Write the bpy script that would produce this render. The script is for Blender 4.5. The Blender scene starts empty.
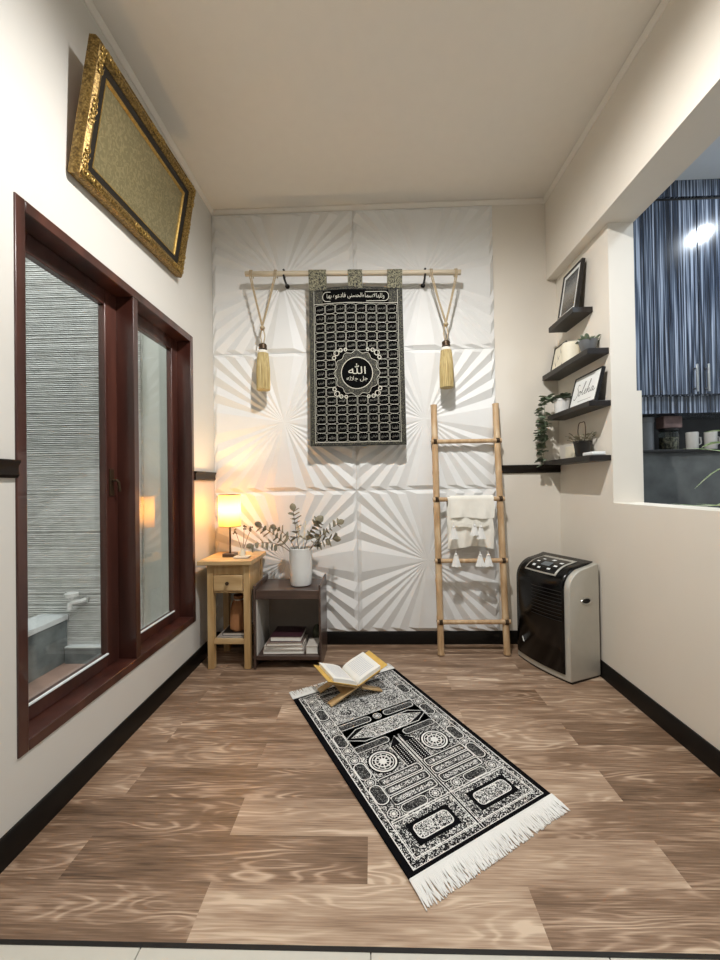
import bpy, math, random
from mathutils import Vector, Matrix
random.seed(7)
PI = math.pi
SC = bpy.context.scene
COL = SC.collection

# ------------------------------------------------------------------ helpers
def lin(h):
    h = h.lstrip('#')
    c = [int(h[i:i+2], 16)/255 for i in (0, 2, 4)]
    return tuple((x/12.92 if x <= .04045 else ((x+.055)/1.055)**2.4) for x in c) + (1,)

def new_mat(name):
    m = bpy.data.materials.new(name); m.use_nodes = True
    nt = m.node_tree
    return m, nt, nt.nodes['Principled BSDF'], nt.nodes, nt.links

def mat(name, col, rough=.5, metal=0, var=.06, vscale=14, bump=0, bscale=200, coat=0, spec=.5, stretch=None):
    """principled surface with gentle procedural colour variation and optional bump"""
    m, nt, b, N, L = new_mat(name)
    c = lin(col)
    b.inputs['Roughness'].default_value = rough
    b.inputs['Metallic'].default_value = metal
    b.inputs['Specular IOR Level'].default_value = spec
    b.inputs['Coat Weight'].default_value = coat
    tc = N.new('ShaderNodeTexCoord')
    src = tc.outputs['Object']
    if stretch:
        mp = N.new('ShaderNodeMapping'); mp.inputs['Scale'].default_value = stretch
        L.new(src, mp.inputs['Vector']); src = mp.outputs['Vector']
    n = N.new('ShaderNodeTexNoise'); n.inputs['Scale'].default_value = vscale; n.inputs['Detail'].default_value = 4
    L.new(src, n.inputs['Vector'])
    r = N.new('ShaderNodeValToRGB')
    r.color_ramp.elements[0].position = .3; r.color_ramp.elements[1].position = .7
    r.color_ramp.elements[0].color = tuple(x*(1-var) for x in c[:3]) + (1,)
    r.color_ramp.elements[1].color = tuple(min(1, x*(1+var)) for x in c[:3]) + (1,)
    L.new(n.outputs['Fac'], r.inputs['Fac']); L.new(r.outputs['Color'], b.inputs['Base Color'])
    if bump:
        n2 = N.new('ShaderNodeTexNoise'); n2.inputs['Scale'].default_value = bscale; n2.inputs['Detail'].default_value = 3
        L.new(src, n2.inputs['Vector'])
        bp = N.new('ShaderNodeBump'); bp.inputs['Strength'].default_value = bump; bp.inputs['Distance'].default_value = .002
        L.new(n2.outputs['Fac'], bp.inputs['Height']); L.new(bp.outputs['Normal'], b.inputs['Normal'])
    return m

def ramp_mat(name, stops, scale, stretch=(1, 1, 1), rough=.5, detail=3, distort=0, coat=0, const=False, metal=0, bump=0):
    m, nt, b, N, L = new_mat(name)
    b.inputs['Roughness'].default_value = rough; b.inputs['Coat Weight'].default_value = coat
    b.inputs['Metallic'].default_value = metal
    tc = N.new('ShaderNodeTexCoord'); mp = N.new('ShaderNodeMapping'); mp.inputs['Scale'].default_value = stretch
    L.new(tc.outputs['Object'], mp.inputs['Vector'])
    n = N.new('ShaderNodeTexNoise'); n.inputs['Scale'].default_value = scale; n.inputs['Detail'].default_value = detail
    n.inputs['Distortion'].default_value = distort
    L.new(mp.outputs['Vector'], n.inputs['Vector'])
    r = N.new('ShaderNodeValToRGB')
    if const: r.color_ramp.interpolation = 'CONSTANT'
    els = r.color_ramp.elements
    while len(els) < len(stops): els.new(.5)
    for e, (p, c) in zip(els, stops): e.position = p; e.color = lin(c)
    L.new(n.outputs['Fac'], r.inputs['Fac']); L.new(r.outputs['Color'], b.inputs['Base Color'])
    if bump:
        bp = N.new('ShaderNodeBump'); bp.inputs['Strength'].default_value = bump; bp.inputs['Distance'].default_value = .003
        L.new(n.outputs['Fac'], bp.inputs['Height']); L.new(bp.outputs['Normal'], b.inputs['Normal'])
    return m

def glass_mat(name, tint='#ffffff', ior=1.45):
    """thin clear sheet: see-through with angle-dependent mirror reflection"""
    m = bpy.data.materials.new(name); m.use_nodes = True
    nt = m.node_tree; N = nt.nodes; L = nt.links; N.clear()
    out = N.new('ShaderNodeOutputMaterial'); mx = N.new('ShaderNodeMixShader'); fr = N.new('ShaderNodeLayerWeight'); fr.inputs['Blend'].default_value = .5
    pw_ = N.new('ShaderNodeMath'); pw_.operation = 'POWER'; pw_.inputs[1].default_value = 4.5; L.new(fr.outputs['Facing'], pw_.inputs[0])
    ma = N.new('ShaderNodeMath'); ma.operation = 'MULTIPLY_ADD'; ma.inputs[1].default_value = .95; ma.inputs[2].default_value = .05; L.new(pw_.outputs[0], ma.inputs[0])
    t = N.new('ShaderNodeBsdfTransparent'); g = N.new('ShaderNodeBsdfGlossy')
    t.inputs['Color'].default_value = lin(tint); g.inputs['Roughness'].default_value = .01
    L.new(ma.outputs[0], mx.inputs[0]); L.new(t.outputs[0], mx.inputs[1]); L.new(g.outputs[0], mx.inputs[2])
    L.new(mx.outputs[0], out.inputs['Surface'])
    return m

class MB:
    """collects geometry in world (or thing-local) coordinates; build() links ONE mesh object"""
    def __init__(s, M=None): s.v = []; s.f = []; s.m = []; s.M = M; s.ci = 0
    def add(s, vs, fs, mi=None, M=None):
        n = len(s.v); mi = s.ci if mi is None else mi
        M = M or s.M
        s.v += [tuple((M @ Vector(p)) if M else p) for p in vs]
        s.f += [tuple(i+n for i in f) for f in fs]; s.m += [mi]*len(fs)
        return s
    def box(s, x0, x1, y0, y1, z0, z1, mi=None, M=None):
        vs = [(x, y, z) for x in (x0, x1) for y in (y0, y1) for z in (z0, z1)]
        fs = [(0, 1, 3, 2), (4, 6, 7, 5), (0, 4, 5, 1), (2, 3, 7, 6), (0, 2, 6, 4), (1, 5, 7, 3)]
        return s.add(vs, fs, mi, M)
    def tube(s, path, r, seg=8, mi=None, M=None, cap=True, flat=1.0):
        P = [Vector(p) for p in path]; n = len(P)
        R = [r]*n if isinstance(r, (int, float)) else list(r)
        vs = []; fs = []; up = None
        for i in range(n):
            t = (P[min(i+1, n-1)]-P[max(i-1, 0)]).normalized()
            if up is None:
                up = Vector((0, 0, 1)) if abs(t.z) < .9 else Vector((1, 0, 0))
            a = (up - t*up.dot(t)).normalized(); b = t.cross(a); up = a
            for k in range(seg):
                w = 2*PI*k/seg
                vs.append(tuple(P[i] + a*(math.cos(w)*R[i]*flat) + b*(math.sin(w)*R[i])))
        for i in range(n-1):
            for k in range(seg):
                k2 = (k+1) % seg
                fs.append((i*seg+k, i*seg+k2, (i+1)*seg+k2, (i+1)*seg+k))
        if cap: fs += [tuple(range(seg-1, -1, -1)), tuple(range((n-1)*seg, n*seg))]
        return s.add(vs, fs, mi, M)
    def lathe(s, prof, c=(0, 0, 0), seg=24, mi=None, M=None, sx=1, sy=1):
        vs = []; fs = []; n = len(prof)
        for (r, z) in prof:
            for k in range(seg):
                a = 2*PI*k/seg
                vs.append((c[0]+r*math.cos(a)*sx, c[1]+r*math.sin(a)*sy, c[2]+z))
        for i in range(n-1):
            for k in range(seg):
                k2 = (k+1) % seg
                fs.append((i*seg+k, i*seg+k2, (i+1)*seg+k2, (i+1)*seg+k))
        if prof[0][0] > 1e-6: fs.append(tuple(range(seg-1, -1, -1)))
        if prof[-1][0] > 1e-6: fs.append(tuple(range((n-1)*seg, n*seg)))
        return s.add(vs, fs, mi, M)
    def ball(s, c, r, seg=12, rings=8, sc=(1, 1, 1), mi=None, M=None):
        pr = [(max(1e-5, math.sin(PI*i/rings))*r, -math.cos(PI*i/rings)*r*sc[2]) for i in range(rings+1)]
        return s.lathe(pr, c, seg, mi, M, sc[0], sc[1])
    def prism(s, poly, fn, d0, d1, mi=None, M=None):
        """poly: 2D outline, fn(a,b,d)->3D, extruded from d0 to d1"""
        n = len(poly)
        vs = [fn(a, b, d0) for a, b in poly] + [fn(a, b, d1) for a, b in poly]
        fs = [tuple(range(n-1, -1, -1)), tuple(range(n, 2*n))]
        fs += [(i, (i+1) % n, n+(i+1) % n, n+i) for i in range(n)]
        return s.add(vs, fs, mi, M)
    def poly(s, pts, mi=None, M=None): return s.add(pts, [tuple(range(len(pts)))], mi, M)
    def grid(s, fn, nu, nv, mi=None, M=None, thick=None):
        vs = [tuple(fn(i/nu, j/nv)) for j in range(nv+1) for i in range(nu+1)]
        q = lambda i, j: j*(nu+1)+i
        fs = [(q(i, j), q(i+1, j), q(i+1, j+1), q(i, j+1)) for j in range(nv) for i in range(nu)]
        if thick:
            t = Vector(thick); n = len(vs)
            vs += [tuple(Vector(p)+t) for p in vs]
            fs += [tuple(n+k for k in reversed(f)) for f in fs[:]]
            rim = [q(i, 0) for i in range(nu)] + [q(nu, j) for j in range(nv)] + [q(i, nv) for i in range(nu, 0, -1)] + [q(0, j) for j in range(nv, 0, -1)]
            for a, b in zip(rim, rim[1:]+rim[:1]): fs.append((b, a, a+n, b+n))
        return s.add(vs, fs, mi, M)
    def build(s, name, mats, parent=None, loc=None, local=False, smooth=True, ang=38, bevel=0, fix=True):
        off = Vector((0, 0, 0))
        if parent is not None and not local:
            p = parent
            while p is not None: off += p.location; p = p.parent
        if loc is not None: off = Vector(loc)
        me = bpy.data.meshes.new(name)
        me.from_pydata([tuple(Vector(p)-off) for p in s.v], [], s.f)
        if not isinstance(mats, (list, tuple)): mats = [mats]
        for m in mats: me.materials.append(m)
        me.polygons.foreach_set('material_index', s.m)
        if fix:
            import bmesh
            bm = bmesh.new(); bm.from_mesh(me); bmesh.ops.recalc_face_normals(bm, faces=bm.faces); bm.to_mesh(me); bm.free()
        if smooth:
            me.polygons.foreach_set('use_smooth', [True]*len(me.polygons))
            me.set_sharp_from_angle(angle=math.radians(ang))
        me.update()
        o = bpy.data.objects.new(name, me); COL.objects.link(o)
        if parent is not None: o.parent = parent
        if loc is not None: o.location = loc
        if bevel:
            b = o.modifiers.new('bevel', 'BEVEL'); b.width = bevel; b.segments = 2; b.limit_method = 'ANGLE'; b.angle_limit = math.radians(40)
        return o

def tag(o, label, cat, group=None):
    o['label'] = label; o['category'] = cat
    if group: o['group'] = group
    return o
def thing(name, label, cat, loc, rotz=0, group=None):
    o = bpy.data.objects.new(name, None); o.empty_display_size = .05
    COL.objects.link(o); o.location = loc; o.rotation_euler = (0, 0, rotz)
    return tag(o, label, cat, group)
def struct(o, label=None):
    o['kind'] = 'structure'
    if label: o['label'] = label
    return o
def dup(root, loc, label):
    r = root.copy(); COL.objects.link(r); r.location = loc; r['label'] = label
    def rec(a, b):
        for ch in list(a.children):
            c = ch.copy(); COL.objects.link(c); c.parent = b
            rec(ch, c)
    rec(root, r)
    return r

# writing ------------------------------------------------------------------
_AR = {'ا': (0xFE8D, 2), 'أ': (0xFE83, 2), 'إ': (0xFE87, 2), 'آ': (0xFE81, 2), 'ء': (0xFE80, 1), 'ؤ': (0xFE85, 2), 'ئ': (0xFE89, 4),
       'ب': (0xFE8F, 4), 'ة': (0xFE93, 2), 'ت': (0xFE95, 4), 'ث': (0xFE99, 4), 'ج': (0xFE9D, 4), 'ح': (0xFEA1, 4), 'خ': (0xFEA5, 4),
       'د': (0xFEA9, 2), 'ذ': (0xFEAB, 2), 'ر': (0xFEAD, 2), 'ز': (0xFEAF, 2), 'س': (0xFEB1, 4), 'ش': (0xFEB5, 4), 'ص': (0xFEB9, 4),
       'ض': (0xFEBD, 4), 'ط': (0xFEC1, 4), 'ظ': (0xFEC5, 4), 'ع': (0xFEC9, 4), 'غ': (0xFECD, 4), 'ف': (0xFED1, 4), 'ق': (0xFED5, 4),
       'ك': (0xFED9, 4), 'ل': (0xFEDD, 4), 'م': (0xFEE1, 4), 'ن': (0xFEE5, 4), 'ه': (0xFEE9, 4), 'و': (0xFEED, 2), 'ى': (0xFEEF, 2),
       'ي': (0xFEF1, 4), '\uFEFB': (0xFEFB, 2)}
def arabic(t):
    """joined letter forms, laid out right to left"""
    if t == 'الله': return '\uFDF2'
    t = t.replace('لا', '\uFEFB').replace('لأ', '\uFEFB').replace('لآ', '\uFEFB')
    out = []
    for i, ch in enumerate(t):
        if ch not in _AR: out.append(ch); continue
        base, n = _AR[ch]
        pv = i > 0 and t[i-1] in _AR and _AR[t[i-1]][1] == 4 and n > 1
        nx = n == 4 and i+1 < len(t) and t[i+1] in _AR and _AR[t[i+1]][1] > 1
        out.append(chr(base + (3 if pv and nx else 2 if nx else 1 if pv else 0)))
    return ''.join(reversed(out))
_cache = {}
def text2d(body, res=2):
    if body in _cache: return _cache[body]
    c = bpy.data.curves.new('t', 'FONT'); c.body = body; c.resolution_u = res
    o = bpy.data.objects.new('t', c); COL.objects.link(o)
    bpy.context.view_layer.update()
    me = o.evaluated_get(bpy.context.evaluated_depsgraph_get()).to_mesh()
    vs = [(v.co.x, v.co.y) for v in me.vertices]; fs = [tuple(p.vertices) for p in me.polygons]
    bpy.data.objects.remove(o); bpy.data.curves.remove(c)
    _cache[body] = (vs, fs)
    return vs, fs
def put_text(mb, body, cx, cy, w, h, fn, mi, res=2, keep=False):
    vs, fs = text2d(body, res)
    if not vs: return
    x0 = min(v[0] for v in vs); x1 = max(v[0] for v in vs); y0 = min(v[1] for v in vs); y1 = max(v[1] for v in vs)
    sx = w/(x1-x0); sy = h/(y1-y0)
    if keep: sx = sy = min(sx, sy)
    mb.add([fn(cx+(v[0]-(x0+x1)/2)*sx, cy+(v[1]-(y0+y1)/2)*sy) for v in vs], fs, mi)
def ribbon(mb, pts, w, fn, mi, closed=False):
    n = len(pts); a = []; b = []
    for i in range(n):
        p = Vector(pts[(i-1) % n] if closed or i > 0 else pts[i]); q = Vector(pts[(i+1) % n] if closed or i < n-1 else pts[i])
        d = (q-p); d = d.normalized() if d.length > 1e-9 else Vector((1, 0)); nrm = Vector((-d.y, d.x))*(w/2)
        c = Vector(pts[i]); a.append(fn(*(c+nrm))); b.append(fn(*(c-nrm)))
    m = n if closed else n-1
    mb.add(a+b, [(i, (i+1) % n, n+(i+1) % n, n+i) for i in range(m)], mi)
def rrect(cx, cy, w, h, r, seg=5):
    pts = []
    for k, (sx, sy) in enumerate(((1, 1), (-1, 1), (-1, -1), (1, -1))):
        for i in range(seg+1):
            a = PI/2*(k + i/seg)
            pts.append((cx+sx*(w/2-r)+r*math.cos(a), cy+sy*(h/2-r)+r*math.sin(a)))
    return pts
def circ(cx, cy, r, n=28): return [(cx+r*math.cos(2*PI*i/n), cy+r*math.sin(2*PI*i/n)) for i in range(n)]

# ------------------------------------------------------------------ materials
M = {}
M['paint'] = mat('wall_paint', '#E2DBCF', .62, var=.015, vscale=3, bump=.08, bscale=120)
M['ceil'] = mat('ceiling_paint', '#E8E2D8', .8, var=.01)
M['panel'] = mat('gypsum_white', '#E3E3E1', .55, var=.01)
M['base'] = mat('baseboard_dark', '#0C0907', .38, var=.2, spec=.3)
M['rail'] = mat('rail_dark', '#170F09', .38, var=.2, spec=.3)
M['tile'] = mat('pale_tile', '#CFCBBF', .25, var=.03)
M['redwood'] = ramp_mat('red_brown_wood', [(.3, '#2F1813'), (.5, '#45251E'), (.72, '#5C362C')], 9, (1, 1, .12), .3, coat=.5)
M['glass'] = glass_mat('window_glass', '#FAFBFA', 1.5)
M['jarglass'] = glass_mat('jar_glass', '#E6ECE8', 1.45)
M['black'] = mat('black_satin', '#14110F', .4, var=.15)
M['gloss'] = mat('black_gloss', '#060606', .2, var=.1, spec=.3)
M['shelf'] = ramp_mat('black_brown_wood', [(.35, '#120E0C'), (.7, '#221A16')], 12, (1, .15, 1), .42)
M['steel'] = mat('brushed_steel', '#C9C9C6', .3, 1, var=.05)
M['gold'] = ramp_mat('antique_gold', [(.3, '#4E3C1F'), (.5, '#7E6433'), (.72, '#AD9158')], 120, rough=.42, metal=.6, bump=.8, detail=4)
M['goldlt'] = mat('bright_gold', '#A88A4A', .35, .65, var=.3, vscale=90, bump=.6, bscale=160)
M['silk'] = None
M['bamboo'] = ramp_mat('bamboo', [(.3, '#AE8C66'), (.55, '#C5A57F'), (.75, '#D6BF9C')], 10, (3, 3, .6), .42)
M['rodwood'] = ramp_mat('pale_rod_wood', [(.3, '#B3A58D'), (.7, '#D2C6B0')], 8, (.3, 4, 4), .5)
M['pine'] = ramp_mat('honey_pine', [(.3, '#AD8A5A'), (.5, '#BE9C6C'), (.75, '#CFB386')], 7, (4, 4, .5), .45)
M['pineh'] = ramp_mat('honey_pine_flat', [(.3, '#B08E60'), (.5, '#C2A173'), (.75, '#D3B88D')], 7, (.6, 4, 4), .42)
M['walnut'] = ramp_mat('dark_walnut', [(.3, '#3A2B25'), (.6, '#4E3B32'), (.8, '#5C473C')], 8, (.5, 4, 4), .32, coat=.2)
M['taupe'] = mat('taupe_board', '#8F857C', .5, var=.05)
M['ceramic'] = mat('white_ceramic', '#E4E4E1', .18, var=.02, coat=.4)
M['cream'] = mat('cream', '#E7E0CB', .55, var=.04)
M['cloth'] = mat('off_white_cotton', '#EFEBE0', .9, var=.05, bump=.5, bscale=260)
M['rope'] = mat('tan_silk', '#AC9A7C', .6, var=.14, vscale=60, bump=.3, bscale=300)
M['skirt'] = ramp_mat('gold_tassel', [(.35, '#9C8654'), (.5, '#B8A36E'), (.7, '#CDBB88')], 60, (3, 3, .15), .6, bump=.5)
M['clothblk'] = mat('tapestry_black', '#070708', .9, var=.2, bump=.3, bscale=300, spec=.08)
M['thread'] = mat('silver_thread', '#C0BDAF', .6, var=.12, vscale=80)
M['brocade'] = ramp_mat('brocade_border', [(0, '#11110E'), (.58, '#67644F')], 150, rough=.7, detail=1, distort=1.6, const=True)
M['brocade2'] = ramp_mat('brocade_tab', [(0, '#11110E'), (.5, '#8E8A70')], 110, rough=.7, detail=1, distort=1.6, const=True)
M['pileblk'] = mat('rug_black', '#09090C', .95, var=.2, bump=.6, bscale=400, spec=.1)
M['yarn'] = mat('rug_white', '#E4E3DE', .9, var=.06)
M['fili'] = ramp_mat('rug_filigree', [(0, '#0E0E11'), (.55, '#E0DFDA')], 100, rough=.95, detail=1.2, distort=1.9, const=True)
M['fili2'] = ramp_mat('rug_filigree_dense', [(0, '#0E0E11'), (.51, '#E0DFDA')], 115, rough=.95, detail=1.2, distort=1.9, const=True)
M['fili3'] = ramp_mat('rug_filigree_sparse', [(0, '#0E0E11'), (.585, '#8F8E8A')], 150, rough=.95, detail=1, distort=1.6, const=True)
M['fringe'] = mat('fringe_white', '#E9E8E4', .9, var=.03)
M['page'] = mat('book_pages', '#EFEDE6', .8, var=.02)
M['plum'] = mat('plum_cover', '#3A2028', .35, var=.15)
M['greyc'] = mat('grey_cover', '#9C928A', .5, var=.08)
M['taupec'] = mat('dusty_cover', '#7D6A60', .5, var=.1)
M['bone'] = mat('pale_cover', '#CFC6BB', .5, var=.08)
M['goldc'] = mat('gold_cover', '#D9B25C', .45, var=.1)
M['kraft'] = mat('kraft_paper', '#9C6A42', .75, var=.12, bump=.4, bscale=40)
M['silver'] = mat('silver_plastic', '#C0BDB3', .42, .15, var=.03)
M['leaf'] = ramp_mat('eucalyptus', [(.3, '#7A7663'), (.6, '#9E967E'), (.8, '#BCB197')], 20, rough=.6)
M['leafd'] = ramp_mat('dark_green_leaf', [(.3, '#47553D'), (.55, '#71806A'), (.72, '#B4BCA8')], 25, rough=.5)
M['leafs'] = ramp_mat('variegated_leaf', [(.38, '#6F9A54'), (.5, '#A9C48F'), (.6, '#E4EBDD')], 40, (8, .4, 8), .4)
M['twig'] = mat('twig', '#6B5B48', .7, var=.15)
M['bronze'] = mat('dark_bronze', '#4A3A2A', .4, .6, var=.1)
M['concrete'] = ramp_mat('grey_concrete', [(.3, '#484A4A'), (.5, '#585B5A'), (.75, '#686B69')], 7, rough=.55, detail=5)
M['stone'] = ramp_mat('ribbed_stone', [(.25, '#C0C1BE'), (.5, '#D4D5D2'), (.75, '#E4E4E1')], 10, (1, 1, 2.5), .7, detail=5)
M['plaster'] = mat('grey_green_plaster', '#C6CAC2', .7, var=.06, vscale=5)
M['planter'] = ramp_mat('planter_slate', [(.3, '#5C6364'), (.55, '#7E8788'), (.8, '#9AA2A1')], 6, rough=.6, detail=5)
M['capst'] = mat('pale_coping', '#E4EAEB', .4, var=.03)
M['redtile'] = mat('courtyard_tile', '#B8998B', .4, var=.1)
M['pvc'] = mat('white_plastic', '#E6E8E6', .35, var=.02)
M['kwall'] = mat('kitchen_wall', '#DDE2E6', .6, var=.01)
M['kdark'] = mat('kitchen_backsplash', '#2B2A2A', .4, var=.2)  # dark colour carries the shade under the wall cabinet
M['stripe'] = ramp_mat('blue_streak_laminate', [(.36, '#151A26'), (.45, '#2A3343'), (.53, '#576274'), (.63, '#A6B0C2')], 40, (2.4, 1, .035), .16, detail=2.5, coat=.5)
M['mugw'] = mat('mug_white_shaded', '#BEBBB5', .3, var=.03)  # white glaze greyed to include the shade under the cabinet
M['tin'] = mat('grey_tin', '#6E7072', .4, .3, var=.05)
M['pinkbox'] = mat('pink_pack_shaded', '#7E6763', .6, var=.15, vscale=30)  # pink toned down, cabinet shade put into the colour
M['beans'] = ramp_mat('dry_beans', [(.4, '#2B2620'), (.6, '#8E8671')], 60, rough=.6)

def floor_mat():
    m, nt, b, N, L = new_mat('oak_vinyl_planks')
    b.inputs['Roughness'].default_value = .36
    at = N.new('ShaderNodeAttribute'); at.attribute_name = 'plank'
    sep = N.new('ShaderNodeSeparateColor'); L.new(at.outputs['Color'], sep.inputs['Color'])
    tc = N.new('ShaderNodeTexCoord')
    sc = N.new('ShaderNodeVectorMath'); sc.operation = 'MULTIPLY'; sc.inputs[1].default_value = (1, 1, 1)
    off = N.new('ShaderNodeCombineXYZ'); mul = N.new('ShaderNodeMath'); mul.operation = 'MULTIPLY'; mul.inputs[1].default_value = 37
    mul2 = N.new('ShaderNodeMath'); mul2.operation = 'MULTIPLY'; mul2.inputs[1].default_value = 11
    L.new(sep.outputs[1], mul.inputs[0]); L.new(mul.outputs[0], off.inputs[0])
    L.new(sep.outputs[2], mul2.inputs[0]); L.new(mul2.outputs[0], off.inputs[2])
    ad = N.new('ShaderNodeVectorMath'); L.new(tc.outputs['Object'], ad.inputs[0]); L.new(off.outputs[0], ad.inputs[1])
    mp = N.new('ShaderNodeMapping'); mp.inputs['Scale'].default_value = (.85, 5.2, 1); L.new(ad.outputs[0], mp.inputs['Vector'])
    # cathedral figure: contour lines of a stretched noise
    n1 = N.new('ShaderNodeTexNoise'); n1.inputs['Scale'].default_value = 1.5; n1.inputs['Detail'].default_value = 2.6; n1.inputs['Distortion'].default_value = .2
    L.new(mp.outputs[0], n1.inputs['Vector'])
    k = N.new('ShaderNodeMath'); k.operation = 'MULTIPLY'; k.inputs[1].default_value = 105; L.new(n1.outputs['Fac'], k.inputs[0])
    sn = N.new('ShaderNodeMath'); sn.operation = 'SINE'; L.new(k.outputs[0], sn.inputs[0])
    # fine fibre
    mp2 = N.new('ShaderNodeMapping'); mp2.inputs['Scale'].default_value = (5, 150, 1); L.new(ad.outputs[0], mp2.inputs['Vector'])
    n2 = N.new('ShaderNodeTexNoise'); n2.inputs['Scale'].default_value = 1.5; n2.inputs['Detail'].default_value = 5; L.new(mp2.outputs[0], n2.inputs['Vector'])
    # broad tone drift along the board
    mp3 = N.new('ShaderNodeMapping'); mp3.inputs['Scale'].default_value = (1.2, 9, 1); L.new(ad.outputs[0], mp3.inputs['Vector'])
    n3 = N.new('ShaderNodeTexNoise'); n3.inputs['Scale'].default_value = 2; n3.inputs['Detail'].default_value = 3; L.new(mp3.outputs[0], n3.inputs['Vector'])
    def mth(op, a, bb):
        x = N.new('ShaderNodeMath'); x.operation = op
        for i, q in enumerate((a, bb)):
            if isinstance(q, (int, float)): x.inputs[i].default_value = q
            else: L.new(q, x.inputs[i])
        if op == 'MULTIPLY_ADD': x.inputs[2].default_value = .5
        return x.outputs[0]
    gate = N.new('ShaderNodeMapRange'); gate.inputs[1].default_value = .42; gate.inputs[2].default_value = .7; L.new(n3.outputs['Fac'], gate.inputs[0])
    shp = mth('SUBTRACT', mth('POWER', mth('MULTIPLY_ADD', sn.outputs[0], .5), 2.6), .28)
    fig = mth('MULTIPLY', mth('MULTIPLY', shp, gate.outputs[0]), .34)
    tone = mth('ADD', mth('MULTIPLY', sep.outputs[0], .36), mth('MULTIPLY', n3.outputs['Fac'], .68))
    val = mth('ADD', mth('ADD', tone, fig), mth('MULTIPLY', mth('SUBTRACT', n2.outputs['Fac'], .5), .6))
    r = N.new('ShaderNodeValToRGB'); e = r.color_ramp.elements
    for _ in range(2): e.new(.5)
    for q, (p, c) in zip(e, [(.16, '#54402F'), (.40, '#846A55'), (.58, '#AA9079'), (.88, '#D2BCA4')]): q.position = p; q.color = lin(c)
    L.new(val, r.inputs['Fac']); L.new(r.outputs['Color'], b.inputs['Base Color'])
    bp = N.new('ShaderNodeBump'); bp.inputs['Strength'].default_value = .12; bp.inputs['Distance'].default_value = .002
    L.new(n2.outputs['Fac'], bp.inputs['Height']); L.new(bp.outputs['Normal'], b.inputs['Normal'])
    return m
M['floor'] = floor_mat()

def emit_mat(name, col, s):
    m, nt, b, N, L = new_mat(name)
    b.inputs['Base Color'].default_value = lin(col); b.inputs['Emission Color'].default_value = lin(col); b.inputs['Emission Strength'].default_value = s
    return m
def shade_mat():
    m = bpy.data.materials.new('paper_lamp_shade'); m.use_nodes = True
    nt = m.node_tree; N = nt.nodes; L = nt.links; N.clear()
    out = N.new('ShaderNodeOutputMaterial'); mx = N.new('ShaderNodeMixShader'); mx.inputs[0].default_value = .6
    d = N.new('ShaderNodeBsdfDiffuse'); d.inputs['Color'].default_value = lin('#D8C69A')
    t = N.new('ShaderNodeBsdfTranslucent'); t.inputs['Color'].default_value = lin('#F6E2AE')
    n = N.new('ShaderNodeTexNoise'); n.inputs['Scale'].default_value = 50
    mp = N.new('ShaderNodeMapping'); mp.inputs['Scale'].default_value = (1, 1, .1); tc = N.new('ShaderNodeTexCoord')
    L.new(tc.outputs['Object'], mp.inputs[0]); L.new(mp.outputs[0], n.inputs['Vector'])
    r = N.new('ShaderNodeValToRGB'); r.color_ramp.elements[0].color = lin('#C49A5C'); r.color_ramp.elements[1].color = lin('#D2AA6C')
    L.new(n.outputs['Fac'], r.inputs['Fac']); L.new(r.outputs['Color'], t.inputs['Color'])
    L.new(d.outputs[0], mx.inputs[1]); L.new(t.outputs[0], mx.inputs[2]); L.new(mx.outputs[0], out.inputs['Surface'])
    return m
M['shade'] = shade_mat()

# ------------------------------------------------------------------ room shell
XL, XR, YB, HC, YF = -1.19, 1.39, 2.925, 3.30, -2.6
BX, BZ = 1.32, 2.69            # beam face / underside
OY = 2.29                      # end of the shelf wall at the pass-through
SILL = 1.067
WY1, WY2, WZ1, WZ2 = 1.264, 2.567, .303, 2.20

# planks
fb = MB(); tones = []
y = 1.02; k = 0
row_tone = {(0, 0): .85, (1, 1): .8, (3, 1): .72, (2, 0): .66, (4, 0): .55, (6, 0): .6}
while y < YB:
    y2 = min(y+.1575, YB); x = -.507 - .475*(k % 2) - .95*2
    i = -2
    while x < XR:
        a, bq = max(x, XL), min(x+.95, XR)
        if bq > a:
            fb.box(a, bq, y, y2, -.02, 0)
            t = row_tone.get((k, i), random.choice([.1, .2, .3, .38, .45, .52]))
            tones += [(t, random.random(), random.random())]*6
        x += .95; i += 1
    y += .1575; k += 1
fo = fb.build('floor', M['floor'], smooth=False, fix=False)
ca = fo.data.color_attributes.new('plank', 'FLOAT_COLOR', 'CORNER')
li = 0
for p, t in zip(fo.data.polygons, tones):
    for l in p.loop_indices: ca.data[l].color = (t[0], t[1], t[2], 1)
struct(fo)
tb = MB(); x = XL - .4
for j in range(-1, 6):
    for i in range(-1, 5):
        x0 = -1.85 + .6*i + .63; y1 = 1.008 - .6*j
        a, b2 = max(XL, x0), min(XR, x0+.597)
        if b2 > a and y1-.597 > YF: tb.box(a, b2, max(YF, y1-.597), min(y1, 1.008), -.02, -.001)
struct(tb.build('floor_tile', M['tile'], bevel=.001))
struct(MB().box(XL, XR, YF, 1.012, -.05, -.006).build('floor_grout', mat('grout', '#8A857A', .8)))
struct(MB().box(XL, XR, 1.0085, 1.0195, -.02, .0008).build('trim_1', M['black']), 'thin dark strip between planks and pale tile')
struct(MB().box(XL-.15, BX+.2, YF, YB+.12, HC, HC+.1).build('ceiling', M['ceil']))
w = MB()
w.box(XL-.14, XL, YF, WY1, 0, HC).box(XL-.14, XL, WY2, YB, 0, HC).box(XL-.14, XL, WY1, WY2, 0, WZ1).box(XL-.14, XL, WY1, WY2, WZ2, HC)
struct(w.build('wall_left', mat('wall_paint_dimmed', '#D2CFC8', .62, var=.015, vscale=3, bump=.08, bscale=120)))  # same paint as the other walls, darkened to offset strong lamp light here
struct(MB().box(XL-.14, XR+.19, YB, YB+.12, 0, HC).build('wall_back', M['paint']))
w = MB()
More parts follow.
